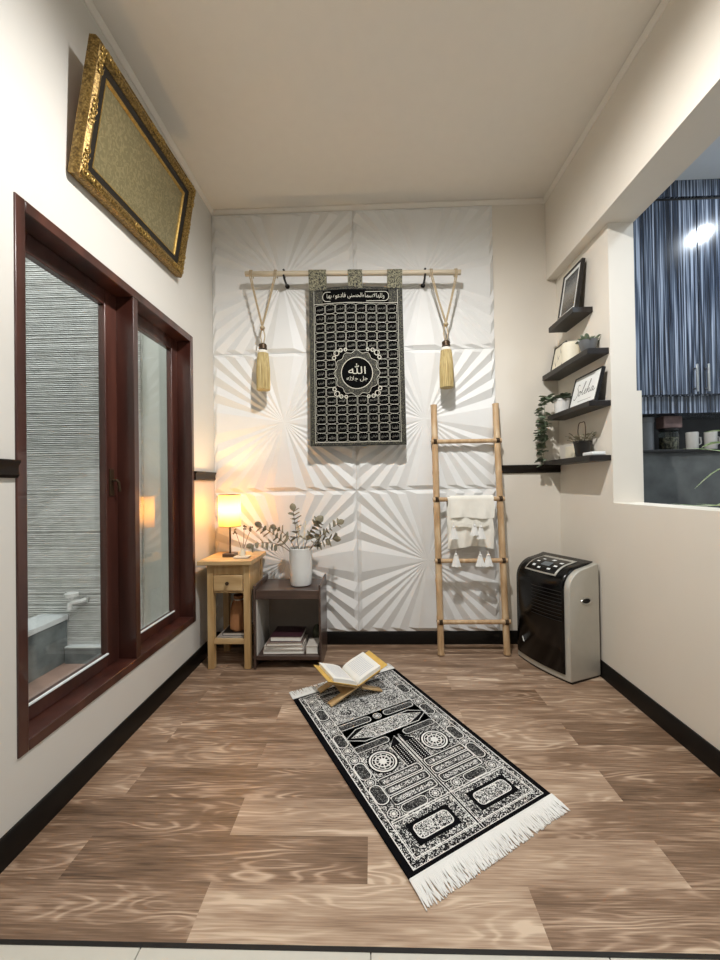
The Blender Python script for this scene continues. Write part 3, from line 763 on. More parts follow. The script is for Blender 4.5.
# ------------------------------------------------------------------ ladder with throw
ld = thing('ladder', 'bamboo ladder with four rungs leaning on the back wall beside the cooler', 'ladder', (.69, 2.8, 0))
def ly(z_): return 2.725 + .168*z_/1.775
def bamboo(path_fn, n, r):
    P = []; R = []
    for i in range(n):
        t0 = i/n; t1 = (i+1)/n
        for t, rr in ((t0+.004, r*1.06), (t0+.012, r*.97), (t0+.5/n, r*.98), (t1-.010, r*.98), (t1-.002, r*1.06)):
            P.append(path_fn(t)); R.append(rr)
    return MB().tube(P, R, 12)
for x0, x1 in ((.461, .466), (.914, .918)):
    bamboo(lambda t: (x0+(x1-x0)*t, ly(1.775*t), .0005+1.775*t), 7, .0235).build('side_rail', M['bamboo'], ld)
for zr in (1.497, 1.077, .645, .228):
    yy = ly(zr)-.012
    rg = MB().tube([(.437, yy, zr), (.5, yy, zr), (.69, yy-.001, zr), (.88, yy, zr), (.943, yy, zr)], [.0165, .016, .0155, .016, .0165], 12).build('rung', M['bamboo'], ld)
    for xx in (.464, .916):
        w_ = MB()
        for dx in (-.008, 0, .008):
            w_.tube([(xx+dx+.027*sx, yy+.02*sx*0 + (.012 if False else 0) + .030*math.sin(a)+.008, zr+.0195*math.cos(a)) for a, sx in [(2*PI*i/12, 0) for i in range(13)]], .004, 6)
        w_.tube([(xx+.027*math.cos(a), ly(zr)+.027*math.sin(a), zr+.004) for a in [2*PI*i/14 for i in range(15)]], .0035, 6)
        w_.build('lashing', M['bronze'], rg)
th = thing('throw_blanket', 'cream cotton throw with white tassels folded over the second ladder rung', 'blanket', (.69, 2.8, .6))
def drape(x0, x1, zf, zb_, off, seed, bow=.01):
    rz = 1.077; ry = ly(rz)-.012; rr = .0175+off
    Lf = rz-zf; Lb = rz-zb_; arc = PI*rr; T = Lf+arc+Lb
    def f(u, v):
        s_ = v*T
        fold = .004*math.sin(u*11+seed)+.003*math.sin(u*23+seed*2)
        x = x0+(x1-x0)*u
        if s_ < Lf:
            z_ = zf+s_; k_ = 1-s_/Lf
            return (x+.004*math.sin(z_*30+seed), ry-rr+fold*k_*1.5-.006*k_, z_-bow*math.sin(u*PI*2+seed)*k_)
        if s_ < Lf+arc:
            a = (s_-Lf)/rr; return (x, ry-math.cos(a)*rr, rz+math.sin(a)*rr)
        d = s_-Lf-arc; return (x, ry+rr+.002*d-fold*.4*min(1, d*8), rz-d)
    return MB().grid(f, 26, 60)
drape(.536, .858, .735, .80, .002, 1.2).build('lower_fold', M['cloth'], th, fix=False, ang=80)
drape(.552, .862, .945, .98, .009, 3.0, .006).build('upper_fold', M['cloth'], th, fix=False, ang=80)
bd = MB(); bd.grid(lambda u, v: (.556+.26*u, ly(1.0)-.012-.041+.002*math.sin(u*20), .915-.022*v-.008*math.sin(u*PI)), 14, 2, thick=(0, .006, 0)); bd.build('folded_edge', M['cloth'], th)
def ttas(x, z1, L_, yy):
    t_ = MB().ball((x, yy, z1), .011, 10, 6)
    t_.tube([(x, yy, z1), (x-.002, yy, z1+.03)], .003, 6)
    seg = 24; vs = []; rings = [(.009, 0), (.013, -.012), (.022, -L_*.6), (.031, -L_)]
    for r_, dz in rings:
        for k_ in range(seg):
            a = 2*PI*k_/seg; rr = r_*(1+.14*(k_ % 2))
            vs.append((x+rr*math.cos(a), yy+rr*.55*math.sin(a), z1+dz+(.006*random.random() if dz == -L_ else 0)))
    fs = [(i*seg+k_, i*seg+(k_+1) % seg, (i+1)*seg+(k_+1) % seg, (i+1)*seg+k_) for i in range(3) for k_ in range(seg)]
    fs.append(tuple(range(3*seg, 4*seg)))
    t_.add(vs, fs); t_.build('tassel', M['fringe'], th)
yq = ly(.645)-.012
for x, z1, L_, yy in ((.578, .695, .085, yq-.037), (.745, .690, .08, yq-.037), (.800, .690, .08, yq-.039), (.566, .885, .085, ly(1.0)-.075), (.755, .885, .085, ly(1.0)-.075), (.71, .895, .07, ly(1.0)-.077)):
    ttas(x, z1, L_, yy)

# ------------------------------------------------------------------ nightstand and what stands on it
ns = thing('nightstand', 'honey pine nightstand with one drawer and lower shelf in the left corner', 'nightstand', (-.955, 2.69, 0))
MB().box(-1.146, -.789, 2.498, 2.865, .683, .711).build('top', M['pineh'], ns, bevel=.004)
for (x0, y0) in ((-1.093, 2.53), (-.852, 2.53), (-1.093, 2.80), (-.852, 2.80)):
    MB().prism([(x0, y0), (x0+.042, y0), (x0+.042, y0+.042), (x0, y0+.042)], lambda a, b, d: (a, b, d), 0.0, .683).build('leg', M['pine'], ns, bevel=.003)
ap = MB().box(-1.051, -.852, 2.535, 2.55, .616, .683).box(-1.088, -1.073, 2.572, 2.80, .50, .683).box(-.830, -.815, 2.572, 2.80, .50, .683).box(-1.051, -.852, 2.82, 2.835, .50, .683)
ap.build('apron', M['pine'], ns, bevel=.001)
dr = MB().box(-1.047, -.856, 2.524, 2.545, .511, .612).build('drawer', M['pineh'], ns, bevel=.004)
MB().box(-1.051, -.852, 2.535, 2.555, .495, .508).build('drawer_rail', M['pine'], ns, bevel=.001)
MB().lathe([(.006, 0), (.006, .008), (.012, .012), (.012, .018), (.004, .022)], (0, 0, 0), 14, M=Matrix.Translation((-.952, 2.524, .563)) @ Matrix.Rotation(PI/2, 4, 'X')).build('knob', M['bronze'], dr)
MB().box(-1.06, -.845, 2.545, 2.83, .167, .185).box(-1.051, -.852, 2.535, 2.55, .160, .195).build('shelf', M['pineh'], ns, bevel=.002)
NT = .712
lp = thing('table_lamp', 'small glowing table lamp with cylindrical paper shade on the nightstand', 'lamp', (-.985, 2.665, NT))
MB().box(-1.026, -.944, 2.625, 2.705, NT, NT+.022).build('base', M['walnut'], lp, bevel=.003)
MB().tube([(-.985, 2.665, NT+.022), (-.985, 2.665, NT+.215)], .006, 10).build('pole', M['bronze'], lp)
sh = MB()
sh.add([(-.985+.074*math.cos(2*PI*k_/40), 2.665+.074*math.sin(2*PI*k_/40), z_) for z_ in (.918, 1.138) for k_ in range(40)], [(k_, (k_+1) % 40, 40+(k_+1) % 40, 40+k_) for k_ in range(40)])
sho = sh.build('lamp_shade', M['shade'], lp, fix=False)
for z_ in (.919, 1.137): MB().tube([(-.985+.074*math.cos(2*PI*k_/40), 2.665+.074*math.sin(2*PI*k_/40), z_) for k_ in range(41)], .002, 6).build('shade_ring', M['bronze'], sho)
rg = MB()
for a in (0, 2.1, 4.2): rg.tube([(-.985, 2.665, .93), (-.985+.073*math.cos(a), 2.665+.073*math.sin(a), .925)], .0015, 5)
rg.build('shade_spider', M['bronze'], sho)
MB().lathe([(.014, 0), (.014, .03), (.02, .04)], (-.985, 2.665, .925), 14).build('lamp_socket', M['bronze'], lp)
MB().ball((-.985, 2.665, 1.01), .028, 14, 10).build('bulb', emit_mat('bulb_glow', '#FFD9A0', 30), lp)
df = thing('reed_vase', 'tiny wooden bud vase with dried stems on the nightstand beside the lamp', 'vase', (-.895, 2.63, NT))
MB().box(-.936, -.835, 2.575, 2.655, NT, NT+.010).build('tray', M['bone'], df, bevel=.002)
MB().lathe([(.022, .0101), (.024, .03), (.012, .05), (.012, .062), (.009, .062), (.009, .03), (0, .03)], (-.885, 2.62, NT), 16).build('bottle', M['cream'], df)
random.seed(5)
for dx, dy, hz in ((-.05, 0, .19), (.012, .01, .21), (.065, -.01, .20)):
    s_ = MB().tube([(-.885, 2.62, NT+.035), (-.885+dx*.4, 2.62+dy, NT+.10), (-.885+dx, 2.62+dy, NT+hz)], .0018, 5)
    for q in range(7): s_.ball((-.885+dx+random.uniform(-.01, .01), 2.62+dy+random.uniform(-.01, .01), NT+hz-random.uniform(-.005, .03)), .006, 6, 4)
    s_.build('dried_stem', M['twig'], df)
# on the shelf
mz = .1865
mgz = thing('magazine', 'grey-white magazine lying open-edged on the nightstand shelf', 'magazine', (-.95, 2.65, mz))
MB().box(-1.04, -.87, 2.56, 2.78, mz+.001, mz+.010).build('pages', M['page'], mgz)
MB().box(-1.043, -.868, 2.557, 2.783, mz+.010, mz+.0115).box(-1.043, -.868, 2.557, 2.783, mz, mz+.001).build('cover', M['greyc'], mgz)
nb = thing('notebook', 'dark notebook lying on the grey-white magazine under the paper bag', 'book', (-.94, 2.67, mz+.012))
MB().box(-1.01, -.867, 2.585, 2.77, mz+.014, mz+.03).build('pages', M['bone'], nb)
MB().box(-1.013, -.864, 2.582, 2.773, mz+.012, mz+.014).box(-1.013, -.864, 2.582, 2.773, mz+.03, mz+.032).box(-1.013, -1.0101, 2.582, 2.773, mz+.014, mz+.03).build('cover', M['black'], nb)
bg = thing('paper_bag', 'crumpled brown paper pouch on the nightstand shelf', 'bag', (-.93, 2.68, mz+.033))
b_ = MB(); random.seed(9)
prof = [(.075, .0), (.080, .012), (.078, .05), (.072, .10), (.058, .16), (.040, .20), (.046, .225)]
seg = 20; vs = []
for i, (r_, z_) in enumerate(prof):
    for k_ in range(seg):
        a = 2*PI*k_/seg; rr = r_*(1+.07*math.sin(3*a+i*.8)+.04*math.sin(7*a-i))
        vs.append((-.93+rr*math.cos(a)*.82, 2.68+rr*math.sin(a), mz+.033+z_))
fs = [(i*seg+k_, i*seg+(k_+1) % seg, (i+1)*seg+(k_+1) % seg, (i+1)*seg+k_) for i in range(len(prof)-1) for k_ in range(seg)] + [tuple(range(seg))]
b_.add(vs, fs); b_.build('pouch', M['kraft'], bg, ang=25)
MB().tube([(-.93+.036*math.cos(2*PI*k_/16)*.9, 2.68+.042*math.sin(2*PI*k_/16), mz+.033+.198) for k_ in range(17)], .005, 6).build('tie', M['bone'], bg)

# ------------------------------------------------------------------ dark side table, vase, branches, books
st = thing('side_table', 'low dark walnut side table with open shelf beside the nightstand', 'side table', (-.56, 2.69, 0))
MB().box(-.772, -.358, 2.53, 2.85, .452, .511).build('top', M['walnut'], st, bevel=.003)
for x0, x1 in ((-.786, -.7725), (-.3575, -.344)):
    MB().box(x0, x1, 2.522, 2.855, 0.0, .545).build('side_panel', M['walnut'], st, bevel=.003)
MB().box(-.7715, -.764, 2.54, 2.828, .0855, .451).build('side_lining', mat('pale_board', '#C4BFB8', .45), st)
MB().box(-.7715, -.3585, 2.83, 2.848, .04, .451).build('back_panel', M['taupe'], st)
MB().box(-.7715, -.3585, 2.53, 2.829, .058, .085).build('shelf', M['walnut'], st, bevel=.002)
vz = .512
vs_ = thing('vase', 'white glazed cylindrical vase with eucalyptus standing on the dark side table', 'vase', (-.497, 2.67, vz))
MB().lathe([(.060, 0), (.070, .006), (.074, .03), (.077, .12), (.077, .235), (.079, .252), (.076, .255), (.072, .245), (.070, .02), (0, .018)], (-.497, 2.67, vz), 32).build('vase_body', M['ceramic'], vs_)
MB().lathe([(.0695, .150), (0, .1505)], (-.497, 2.67, vz), 24).build('dried_moss', M['twig'], vs_)
random.seed(21)
def leaf_at(mb, p, d, up, s, wd=.8):
    p = Vector(p); d = Vector(d).normalized(); sd = d.cross(Vector(up)); sd = sd.normalized() if sd.length > .01 else Vector((1, 0, 0))
    nr = sd.cross(d); N_ = 8; vs = [tuple(p)]
    rim = []
    for i in range(1, N_):
        t_ = i/N_; w_ = s*wd*.5*math.sin(PI*t_)**.7
        rim.append((p+d*(s*t_)+sd*w_+nr*(.12*s*abs(1)), p+d*(s*t_), p+d*(s*t_)-sd*w_+nr*(.12*s)))
    vs = [tuple(p)] + [tuple(q) for tr in rim for q in tr] + [tuple(p+d*s)]
    fs = [(0, 1, 2), (0, 2, 3)]
    for i in range(N_-2):
        a = 1+3*i; fs += [(a, a+3, a+4, a+1), (a+1, a+4, a+5, a+2)]
    e = len(vs)-1; a = 1+3*(N_-2); fs += [(a, e, a+1), (a+1, e, a+2)]
    mb.add(vs, fs)
def branch(base, mid, tip, n, s, label, lm='leaf'):
    n += 2; s *= 1.12
    t = thing('eucalyptus_branch', label, 'branch', base, 0, 'eucalyptus branches in the white vase')
    B, Mi, T = Vector(base), Vector(mid), Vector(tip)
    P = [B*(1-u)**2+Mi*2*u*(1-u)+T*u*u for u in [i/12 for i in range(13)]]
    MB().tube(P, [.0028-.0016*i/12 for i in range(13)], 6).build('stem', M['twig'], t)
    lf = MB()
    for i in range(n):
        u = .42+.56*i/max(1, n-1); p = B*(1-u)**2+Mi*2*u*(1-u)+T*u*u
        tg = (T-Mi if u > .5 else Mi-B).normalized()
        for sg in (-1, 1):
            a = random.uniform(0, 6.28)
            sd = Vector((math.cos(a), math.sin(a)*.6, math.sin(a+1))); sd = (sd-tg*sd.dot(tg)).normalized()
            leaf_at(lf, p, (sd*sg+tg*.45), tg, s*random.uniform(.75, 1.15), .85)
    leaf_at(lf, T, T-Mi, (0, 1, .3), s, .8)
    lf.build('foliage', M[lm], t, fix=False)
vx, vy = -.497, 2.67
for tip, mid, n_, s_, lb in (((-.535, 2.62, 1.02), (-.52, 2.63, .88), 5, .05, 'tallest eucalyptus branch rising straight up from the white vase'),
                             ((-.745, 2.60, .92), (-.60, 2.61, .84), 5, .05, 'eucalyptus branch arching far left towards the lamp'),
                             ((-.80, 2.585, .80), (-.62, 2.60, .86), 5, .045, 'lowest eucalyptus branch drooping left over the nightstand edge'),
                             ((-.66, 2.66, .90), (-.56, 2.66, .86), 4, .045, 'short eucalyptus branch leaning left from the vase rim'),
                             ((-.235, 2.62, .93), (-.40, 2.62, .84), 6, .045, 'eucalyptus branch reaching farthest right and up from the vase'),
                             ((-.265, 2.58, .835), (-.40, 2.60, .84), 5, .05, 'eucalyptus branch spreading low to the right of the vase'),
                             ((-.385, 2.66, .935), (-.45, 2.65, .87), 4, .06, 'broad-leaved eucalyptus branch standing up right of centre in the vase')):
    branch((vx+(tip[0]-vx)*.06, vy, vz+.16), mid, tip, n_, s_, lb)
for dx, tz_, lb in ((-.012, .925, 'pale dried twig standing left in the middle of the white vase'), (.045, .945, 'pale dried twig standing right in the middle of the white vase')):
    q = MB().tube([(vx+dx*.2, vy-.02, vz+.16), (vx+dx*.6, vy-.03, .83), (vx+dx, vy-.035, tz_)], .002, 5)
    for i in range(8): q.ball((vx+dx*(.6+.05*i)+random.uniform(-.006, .006), vy-.035, .84+(tz_-.84)*i/7), .006, 6, 4, (1, 1, 1.6))
    tag(q.build('dried_twig', M['cream'], loc=(vx, vy, vz+.16)), lb, 'twig', 'dried twigs in the white vase')

def book(x0, x1, y0, y1, z0, z1, cov, label, rot=0, group='books stacked in the side table'):
    cx, cy = (x0+x1)/2, (y0+y1)/2
    t = thing('book', label, 'book', (cx, cy, z0), rot, group)
    w_, d_, h_ = (x1-x0)/2, (y1-y0)/2, z1-z0; c_ = min(.003, h_*.12)
    MB().box(-w_+.003, w_-.004, -d_+.004, d_-.004, c_, h_-c_).build('pages', M['page'], t, local=True)
    MB().box(-w_, w_, -d_, d_, 0, c_).box(-w_, w_, -d_, d_, h_-c_, h_).box(-w_, -w_+.003, -d_, d_, c_, h_-c_).build('cover', cov, t, local=True, bevel=.0008)
    return t
z_ = .086
book(-.735, -.465, 2.555, 2.76, z_, z_+.026, M['greyc'], 'bottom book of the stack, widest, grey cover', .02)
book(-.728, -.47, 2.565, 2.765, z_+.0265, z_+.050, M['bone'], 'pale-covered book lying second from the bottom of the stack', -.03)
book(-.715, -.48, 2.56, 2.755, z_+.0505, z_+.073, M['taupec'], 'dusty brown book just under the plum book in the stack', .03)
book(-.690, -.482, 2.575, 2.765, z_+.0735, z_+.107, M['plum'], 'dark plum glossy book on top of the stack', -.02)
book(-.450, -.372, 2.56, 2.70, z_, z_+.05, M['bone'], 'small thick pale book lying right of the stack', .0)
pk = MB(); pk.ball((-.405, 2.75, .150), .05, 14, 10, (.65, .8, 1.25))
tag(pk.build('cloth_pouch', mat('olive_cloth', '#4A4A38', .9, var=.2), loc=(-.405, 2.75, .0875)), 'dark olive cloth pouch behind the small pale book in the side table', 'pouch')

# ------------------------------------------------------------------ air cooler
ua = Vector((.39, -.92)).normalized(); ang = math.atan2(ua.y, ua.x)
ac = thing('air_cooler', 'portable silver and glossy black air cooler standing in the right corner', 'air cooler', (.985, 2.722, 0), ang)
W_, D_ = .425, .243
def side_prof():
    p = [(0, .012), (0, .55)]
    for i in range(1, 9):
        a = PI/2*i/8*.93; p.append((.135*(1-math.cos(a)), .55+.118*math.sin(a)))
    p += [(.18, .678), (D_-.012, .69), (D_, .68), (D_, .012)]
    return p
SP = side_prof()
NF = len(SP)-3           # indices 0..NF describe the front-to-top strip
def bulge(t): return .026*(1-(2*t-1)**2)
def CL(t, yy, zz, extra=0):
    k_ = max(0, 1-yy/.16)
    return (W_*t, yy-bulge(t)*k_-extra, zz)
def strip(mb, t0, t1, i0, i1, out, nt=14):
    vs = []; idx = list(range(i0, i1+1))
    def nrm(i):
        a = Vector(SP[max(i-1, 0)]); b = Vector(SP[min(i+1, len(SP)-1)]); d = (b-a).normalized(); return Vector((-d.y, d.x))
    for i in idx:
        n_ = nrm(i); p = Vector(SP[i])+n_*out
        for k_ in range(nt+1): vs.append(CL(t0+(t1-t0)*k_/nt, p.x, p.y))
    m = nt+1
    fs = [(r*m+k_, r*m+k_+1, (r+1)*m+k_+1, (r+1)*m+k_) for r in range(len(idx)-1) for k_ in range(nt)]
    return mb.add(vs, fs)
body = MB(); nt = 18; L_ = len(SP)
vs = [CL(k_/nt, p[0], p[1]) for p in SP for k_ in range(nt+1)]; m_ = nt+1
fs = [(r*m_+k_, r*m_+k_+1, ((r+1) % L_)*m_+k_+1, ((r+1) % L_)*m_+k_) for r in range(L_) for k_ in range(nt)]
fs += [tuple(r*m_ for r in range(L_)), tuple(r*m_+nt for r in reversed(range(L_)))]
body.add(vs, fs); bo = body.build('body', M['silver'], ac, local=True, ang=50, bevel=.004)
SPf = [Vector((0, .05))] + [Vector(p) for p in SP[1:]]
SP = [tuple(p) for p in SPf]
fp = MB(); strip(fp, .035, .93, 0, NF, .006); fpo = fp.build('front_panel', M['gloss'], ac, local=True, ang=60)
sm = fpo.modifiers.new('solid', 'SOLIDIFY'); sm.thickness = .006; sm.offset = 0
gl = MB()
for i in range(9):
    z_ = .36+.022*i
    gl.tube([CL(.40+.5*k_/8, -.011, z_) for k_ in range(9)], .0022, 5)
gl.build('grille', M['black'], fpo, local=True)
# control panel on the curved top edge
cpn = MB(); strip(cpn, .20, .78, 4, NF-1, .012, 10); cpo = cpn.build('control_panel', M['silver'], ac, local=True, ang=60)
sm = cpo.modifiers.new('solid', 'SOLIDIFY'); sm.thickness = .004; sm.offset = 0
def strip_pt(t, f, out):
    i0, i1 = 4, NF-1; q = i0+(i1-i0)*f; i = int(q); fr_ = q-i; i2 = min(i+1, len(SP)-1)
    a = Vector(SP[i]); b = Vector(SP[i2]); p = a.lerp(b, fr_); d = (Vector(SP[min(i+1, len(SP)-1)])-Vector(SP[max(i-1, 0)])).normalized()
    p = p+Vector((-d.y, d.x))*out
    return CL(t, p.x, p.y)
kf = MB(); kf.grid(lambda u, v: strip_pt(.225+.53*u, .07+.85*v, .0155), 10, 10); kf.build('keypad', M['gloss'], cpo, local=True)
for (t_, f_) in ((.33, .30), (.33, .55), (.36, .78), (.52, .82), (.62, .25), (.68, .45), (.70, .70), (.45, .22)):
    b_ = MB(); b_.grid(lambda u, v: strip_pt(t_+.055*(u-.5), f_+.09*(v-.5), .0175), 2, 2); b_.build('button', M['pvc'], cpo, local=True)
ds = MB(); ds.grid(lambda u, v: strip_pt(.43+.16*u, .38+.26*v, .017), 4, 4); ds.build('display', mat('grey_display', '#5C6468', .3), cpo, local=True)
lgm = MB(); Q = [(.155, .178), (.16, .165), (.175, .15), (.19, .135)]
for i, r_ in ((0, 0),):
    pts = [(a/W_, b) for a, b in ((.072, .166), (.078, .158), (.082, .150), (.085, .142), (.090, .137))]
    lgm.tube([CL(t_, -.0095, zz) for t_, zz in pts], [.0015, .004, .0035, .004, .0015], 8)
lgm.build('logo_mark', M['pvc'], ac, local=True)
# carry handle recess on the visible side
hr = MB()
Mx = Matrix.Translation((W_, .135, .475)) @ Matrix.Rotation(PI/2, 4, 'Y')
hr.lathe([(.012, .0002), (.034, .0006), (.040, .004), (.044, .0045), (.047, .0002)], (0, 0, 0), 28, M=Mx @ Matrix.Diagonal((.45, 1, 1, 1)))
hr.build('carry_handle', M['steel'], ac, local=True)
MB().lathe([(0, .0022), (.030, .0022)], (0, 0, 0), 24, M=Mx @ Matrix.Diagonal((.45, 1, 1, 1))).build('handle_recess', M['black'], ac, local=True)
bp_ = MB(); bp_.prism([(a, b) for a, b in [(W_*k_/14, -bulge(k_/14)+.008) for k_ in range(15)]]+[(W_-.006, D_-.008), (.006, D_-.008)], lambda a, b, d: (a, b, d), 0, .0125)
bp_.build('foot', M['black'], ac, local=True)
bkp = MB().box(.01, W_-.01, D_, D_+.006, .06, .64); bkp.build('rear_grille', M['black'], ac, local=True)

# ------------------------------------------------------------------ floating shelves and their contents
slab = [(2.455, 2.785, 2.245, 2.280, 'short topmost floating black shelf carrying the black photo frame'),
        (2.300, 2.900, 1.935, 1.970, 'second floating black shelf from the top, carrying the white candle'),
        (2.292, 2.830, 1.630, 1.662, 'third floating black shelf from the top, carrying the lettered sign'),
        (2.300, 2.900, 1.312, 1.345, 'lowest floating black shelf, carrying the black plant pot')]
for y0, y1, z0, z1, lb in slab:
    o = MB().box(1.265, XR-.001, y0, y1, z0, z1).build('floating_shelf', M['shelf'], loc=(1.327, (y0+y1)/2, z0), bevel=.002)
    tag(o, lb, 'shelf', 'floating shelves on the right wall')

def leaner(name, label, cat, y0, y1, z0, H, xb, xt, thick, fw, frame_m, mat_m, inner, group=None):
    """framed board leaning back towards the right wall, face towards -X"""
    t = thing(name, label, cat, ((xb+xt)/2, (y0+y1)/2, z0), 0, group)
    a = Vector((xb, 0, z0)); b = Vector((xt, 0, z0+H)); up = (b-a).normalized(); nrm = Vector((-up.z, 0, up.x)); Ln = (b-a).length
    def P(s, u, d): q = a+up*u+nrm*d; return (q.x, y1-s, q.z)       # s runs along the face, far to near
    Wd = y1-y0
    lift = thick*abs(nrm.z) if nrm.z < 0 else 0
    f = MB()
    for (s0, s1, u0, u1) in ((0, fw, 0, Ln), (Wd-fw, Wd, 0, Ln), (fw, Wd-fw, 0, fw), (fw, Wd-fw, Ln-fw, Ln)):
        f.prism([(s0, u0), (s1, u0), (s1, u1), (s0, u1)], P, -thick, 0)
    f.prism([(fw, fw), (Wd-fw, fw), (Wd-fw, Ln-fw), (fw, Ln-fw)], P, -thick, -.008)
    f.build('frame', frame_m, t)
    g = MB().prism([(fw, fw), (Wd-fw, fw), (Wd-fw, Ln-fw), (fw, Ln-fw)], P, -.0079, -.005); g.build('mount', mat_m, t)
    inner(t, P, Wd, Ln, fw)
    e = MB().prism([(0, 0), (Wd*.5, 0), (Wd*.5, Ln*.6), (0, Ln*.6)], lambda s, u, d: P(s+Wd*.25, u, d), -thick-.002, -thick-.0002)
    e.build('easel_back', frame_m, t)
    return t
def photo_mat():
    m, nt, b, N, L = new_mat('dark_city_print'); b.inputs['Roughness'].default_value = .25
    tc = N.new('ShaderNodeTexCoord'); sp_ = N.new('ShaderNodeSeparateXYZ'); L.new(tc.outputs['Generated'], sp_.inputs[0])
    n = N.new('ShaderNodeTexNoise'); n.inputs['Scale'].default_value = 14; n.inputs['Detail'].default_value = 6
    mp = N.new('ShaderNodeMapping'); mp.inputs['Scale'].default_value = (1, 2.2, .8); L.new(tc.outputs['Generated'], mp.inputs[0]); L.new(mp.outputs[0], n.inputs['Vector'])
    r = N.new('ShaderNodeValToRGB'); e = r.color_ramp.elements
    for _ in range(2): e.new(.5)
    for q, (p, c) in zip(e, [(0, '#2A2C2E'), (.3, '#6D685F'), (.55, '#7E7F7E'), (1, '#23303A')]): q.position = p; q.color = lin(c)
    ad = N.new('ShaderNodeMath'); ad.operation = 'MULTIPLY_ADD'; ad.inputs[1].default_value = .7; L.new(n.outputs['Fac'], ad.inputs[0])
    sb = N.new('ShaderNodeMath'); sb.operation = 'SUBTRACT'; sb.inputs[1].default_value = .35; L.new(sp_.outputs['Z'], sb.inputs[0]); L.new(sb.outputs[0], ad.inputs[2])
    L.new(ad.outputs[0], r.inputs['Fac']); L.new(r.outputs['Color'], b.inputs['Base Color'])
    return m
def in_photo(t, P, Wd, Ln, fw):
    MB().prism([(fw+.022, fw+.025), (Wd-fw-.022, fw+.025), (Wd-fw-.022, Ln-fw-.025), (fw+.022, Ln-fw-.025)], P, -.005, -.004).build('print', photo_mat(), t)
leaner('photo_frame', 'black photo frame with dark cityscape print on the topmost shelf', 'photo frame', 2.495, 2.735, 2.2845, .325, 1.300, 1.352, .022, .014, M['black'], M['pvc'], in_photo)
o = MB().box(1.272, 1.292, 2.56, 2.66, 2.2805, 2.293).build('name_plaque', M['greyc'], loc=(1.282, 2.61, 2.2805), bevel=.002)
tag(o, 'small grey plaque at the foot of the photo frame on the topmost shelf', 'plaque')
def in_leafart(t, P, Wd, Ln, fw):
    q = MB()
    for i in range(5):
        s0 = Wd*.5+.012*(i-2)
        q.prism([(s0, .04+.02*i), (s0+.006, .05+.02*i), (s0+.022*(1 if i % 2 else -1), .085+.02*i)], P, -.005, -.0042)
    q.build('print', M['greyc'], t)
leaner('photo_frame', 'thin black-edged frame with pale print behind the candle on the second shelf', 'photo frame', 2.715, 2.885, 1.9745, .19, 1.312, 1.352, .018, .007, M['black'], M['cream'], in_leafart)
cd = thing('candle', 'cream pillar candle on the second shelf beside the pale print', 'candle', (1.327, 2.615, 1.9705))
MB().lathe([(.048, 0), (.052, .004), (.052, .132), (.046, .138), (.035, .132), (0, .130)], (1.327, 2.615, 1.9705), 28).build('wax', M['cream'], cd)
MB().tube([(1.327, 2.615, 2.10), (1.328, 2.615, 2.115)], .0015, 5).build('wick', M['black'], cd)
bw = thing('metal_planter', 'small grey metal planter with a dark sprig and white bloom on the second shelf', 'planter', (1.328, 2.405, 1.9705))
MB().lathe([(.030, 0), (.034, .004), (.048, .05), (.052, .075), (.050, .077), (.046, .06), (0, .058)], (1.328, 2.405, 1.9705), 26).build('bowl', M['tin'], bw)
random.seed(31); q = MB()
for i in range(26):
    a = random.uniform(0, 6.28); e = random.uniform(.2, 1.2); leaf_at(q, (1.328+.02*math.cos(a), 2.405+.02*math.sin(a), 2.03), (math.cos(a), math.sin(a), e), (0, 0, 1), random.uniform(.04, .065), .45)
q.build('foliage', M['leafd'], bw, fix=False)
q = MB()
for i in range(10):
    a = 2*PI*i/10; leaf_at(q, (1.31, 2.46, 2.045), (math.cos(a)*.5-.3, math.sin(a)+.2, .6+.3*math.cos(3*a)), (0, 0, 1), .035, .7)
q.build('bloom', M['pvc'], bw, fix=False)
# third shelf: trailing plant and sign
S3 = 1.6625
tpn = thing('trailing_plant', 'trailing plant spilling leaves from a white pot on the third shelf', 'plant', (1.325, 2.735, S3))
MB().lathe([(.040, 0), (.046, .004), (.054, .085), (.057, .088), (.057, .098), (.052, .098), (.050, .08), (0, .078)], (1.325, 2.735, S3), 28).build('pot', M['ceramic'], tpn)
random.seed(41); q = MB()
for i in range(60):
    a = random.uniform(0, 6.28); r_ = random.uniform(0, .05)
    leaf_at(q, (1.325+r_*math.cos(a), 2.735+r_*math.sin(a), S3+random.uniform(.085, .115)), (math.cos(a)-.25, math.sin(a), random.uniform(-.2, .6)), (0, 0, 1), random.uniform(.03, .05), .75)
q.build('foliage', M['leafd'], tpn, fix=False)
for (ex, ey_, ln, sd_) in ((1.215, 2.82, .36, 1), (1.20, 2.79, .26, 2), (1.235, 2.85, .33, 3), (1.205, 2.74, .17, 4)):
    random.seed(50+sd_)
    path = [Vector((1.31, 2.75, S3+.095)), Vector((ex+.03, (2.75+ey_)/2, S3+.125)), Vector((ex+.004, ey_, S3+.07)), Vector((ex, ey_, S3-.03))]
    nn = int(ln/.05)
    for i in range(1, nn+1): path.append(Vector((ex+random.uniform(-.012, .004), ey_+random.uniform(-.012, .012), S3-.03-i*ln/nn*.9)))
    q = MB().tube(path, .0016, 5)
    for i in range(1, len(path)):
        for j_ in range(5 if i > 2 else 4):
            p = path[i-1].lerp(path[i], random.random()); a = random.uniform(0, 6.28)
            leaf_at(q, p, (math.cos(a)-.35, math.sin(a), random.uniform(-.7, .3)), (0, 0, 1), random.uniform(.036, .058), .85)
    q.build('vine', M['leafd'], tpn, fix=False)
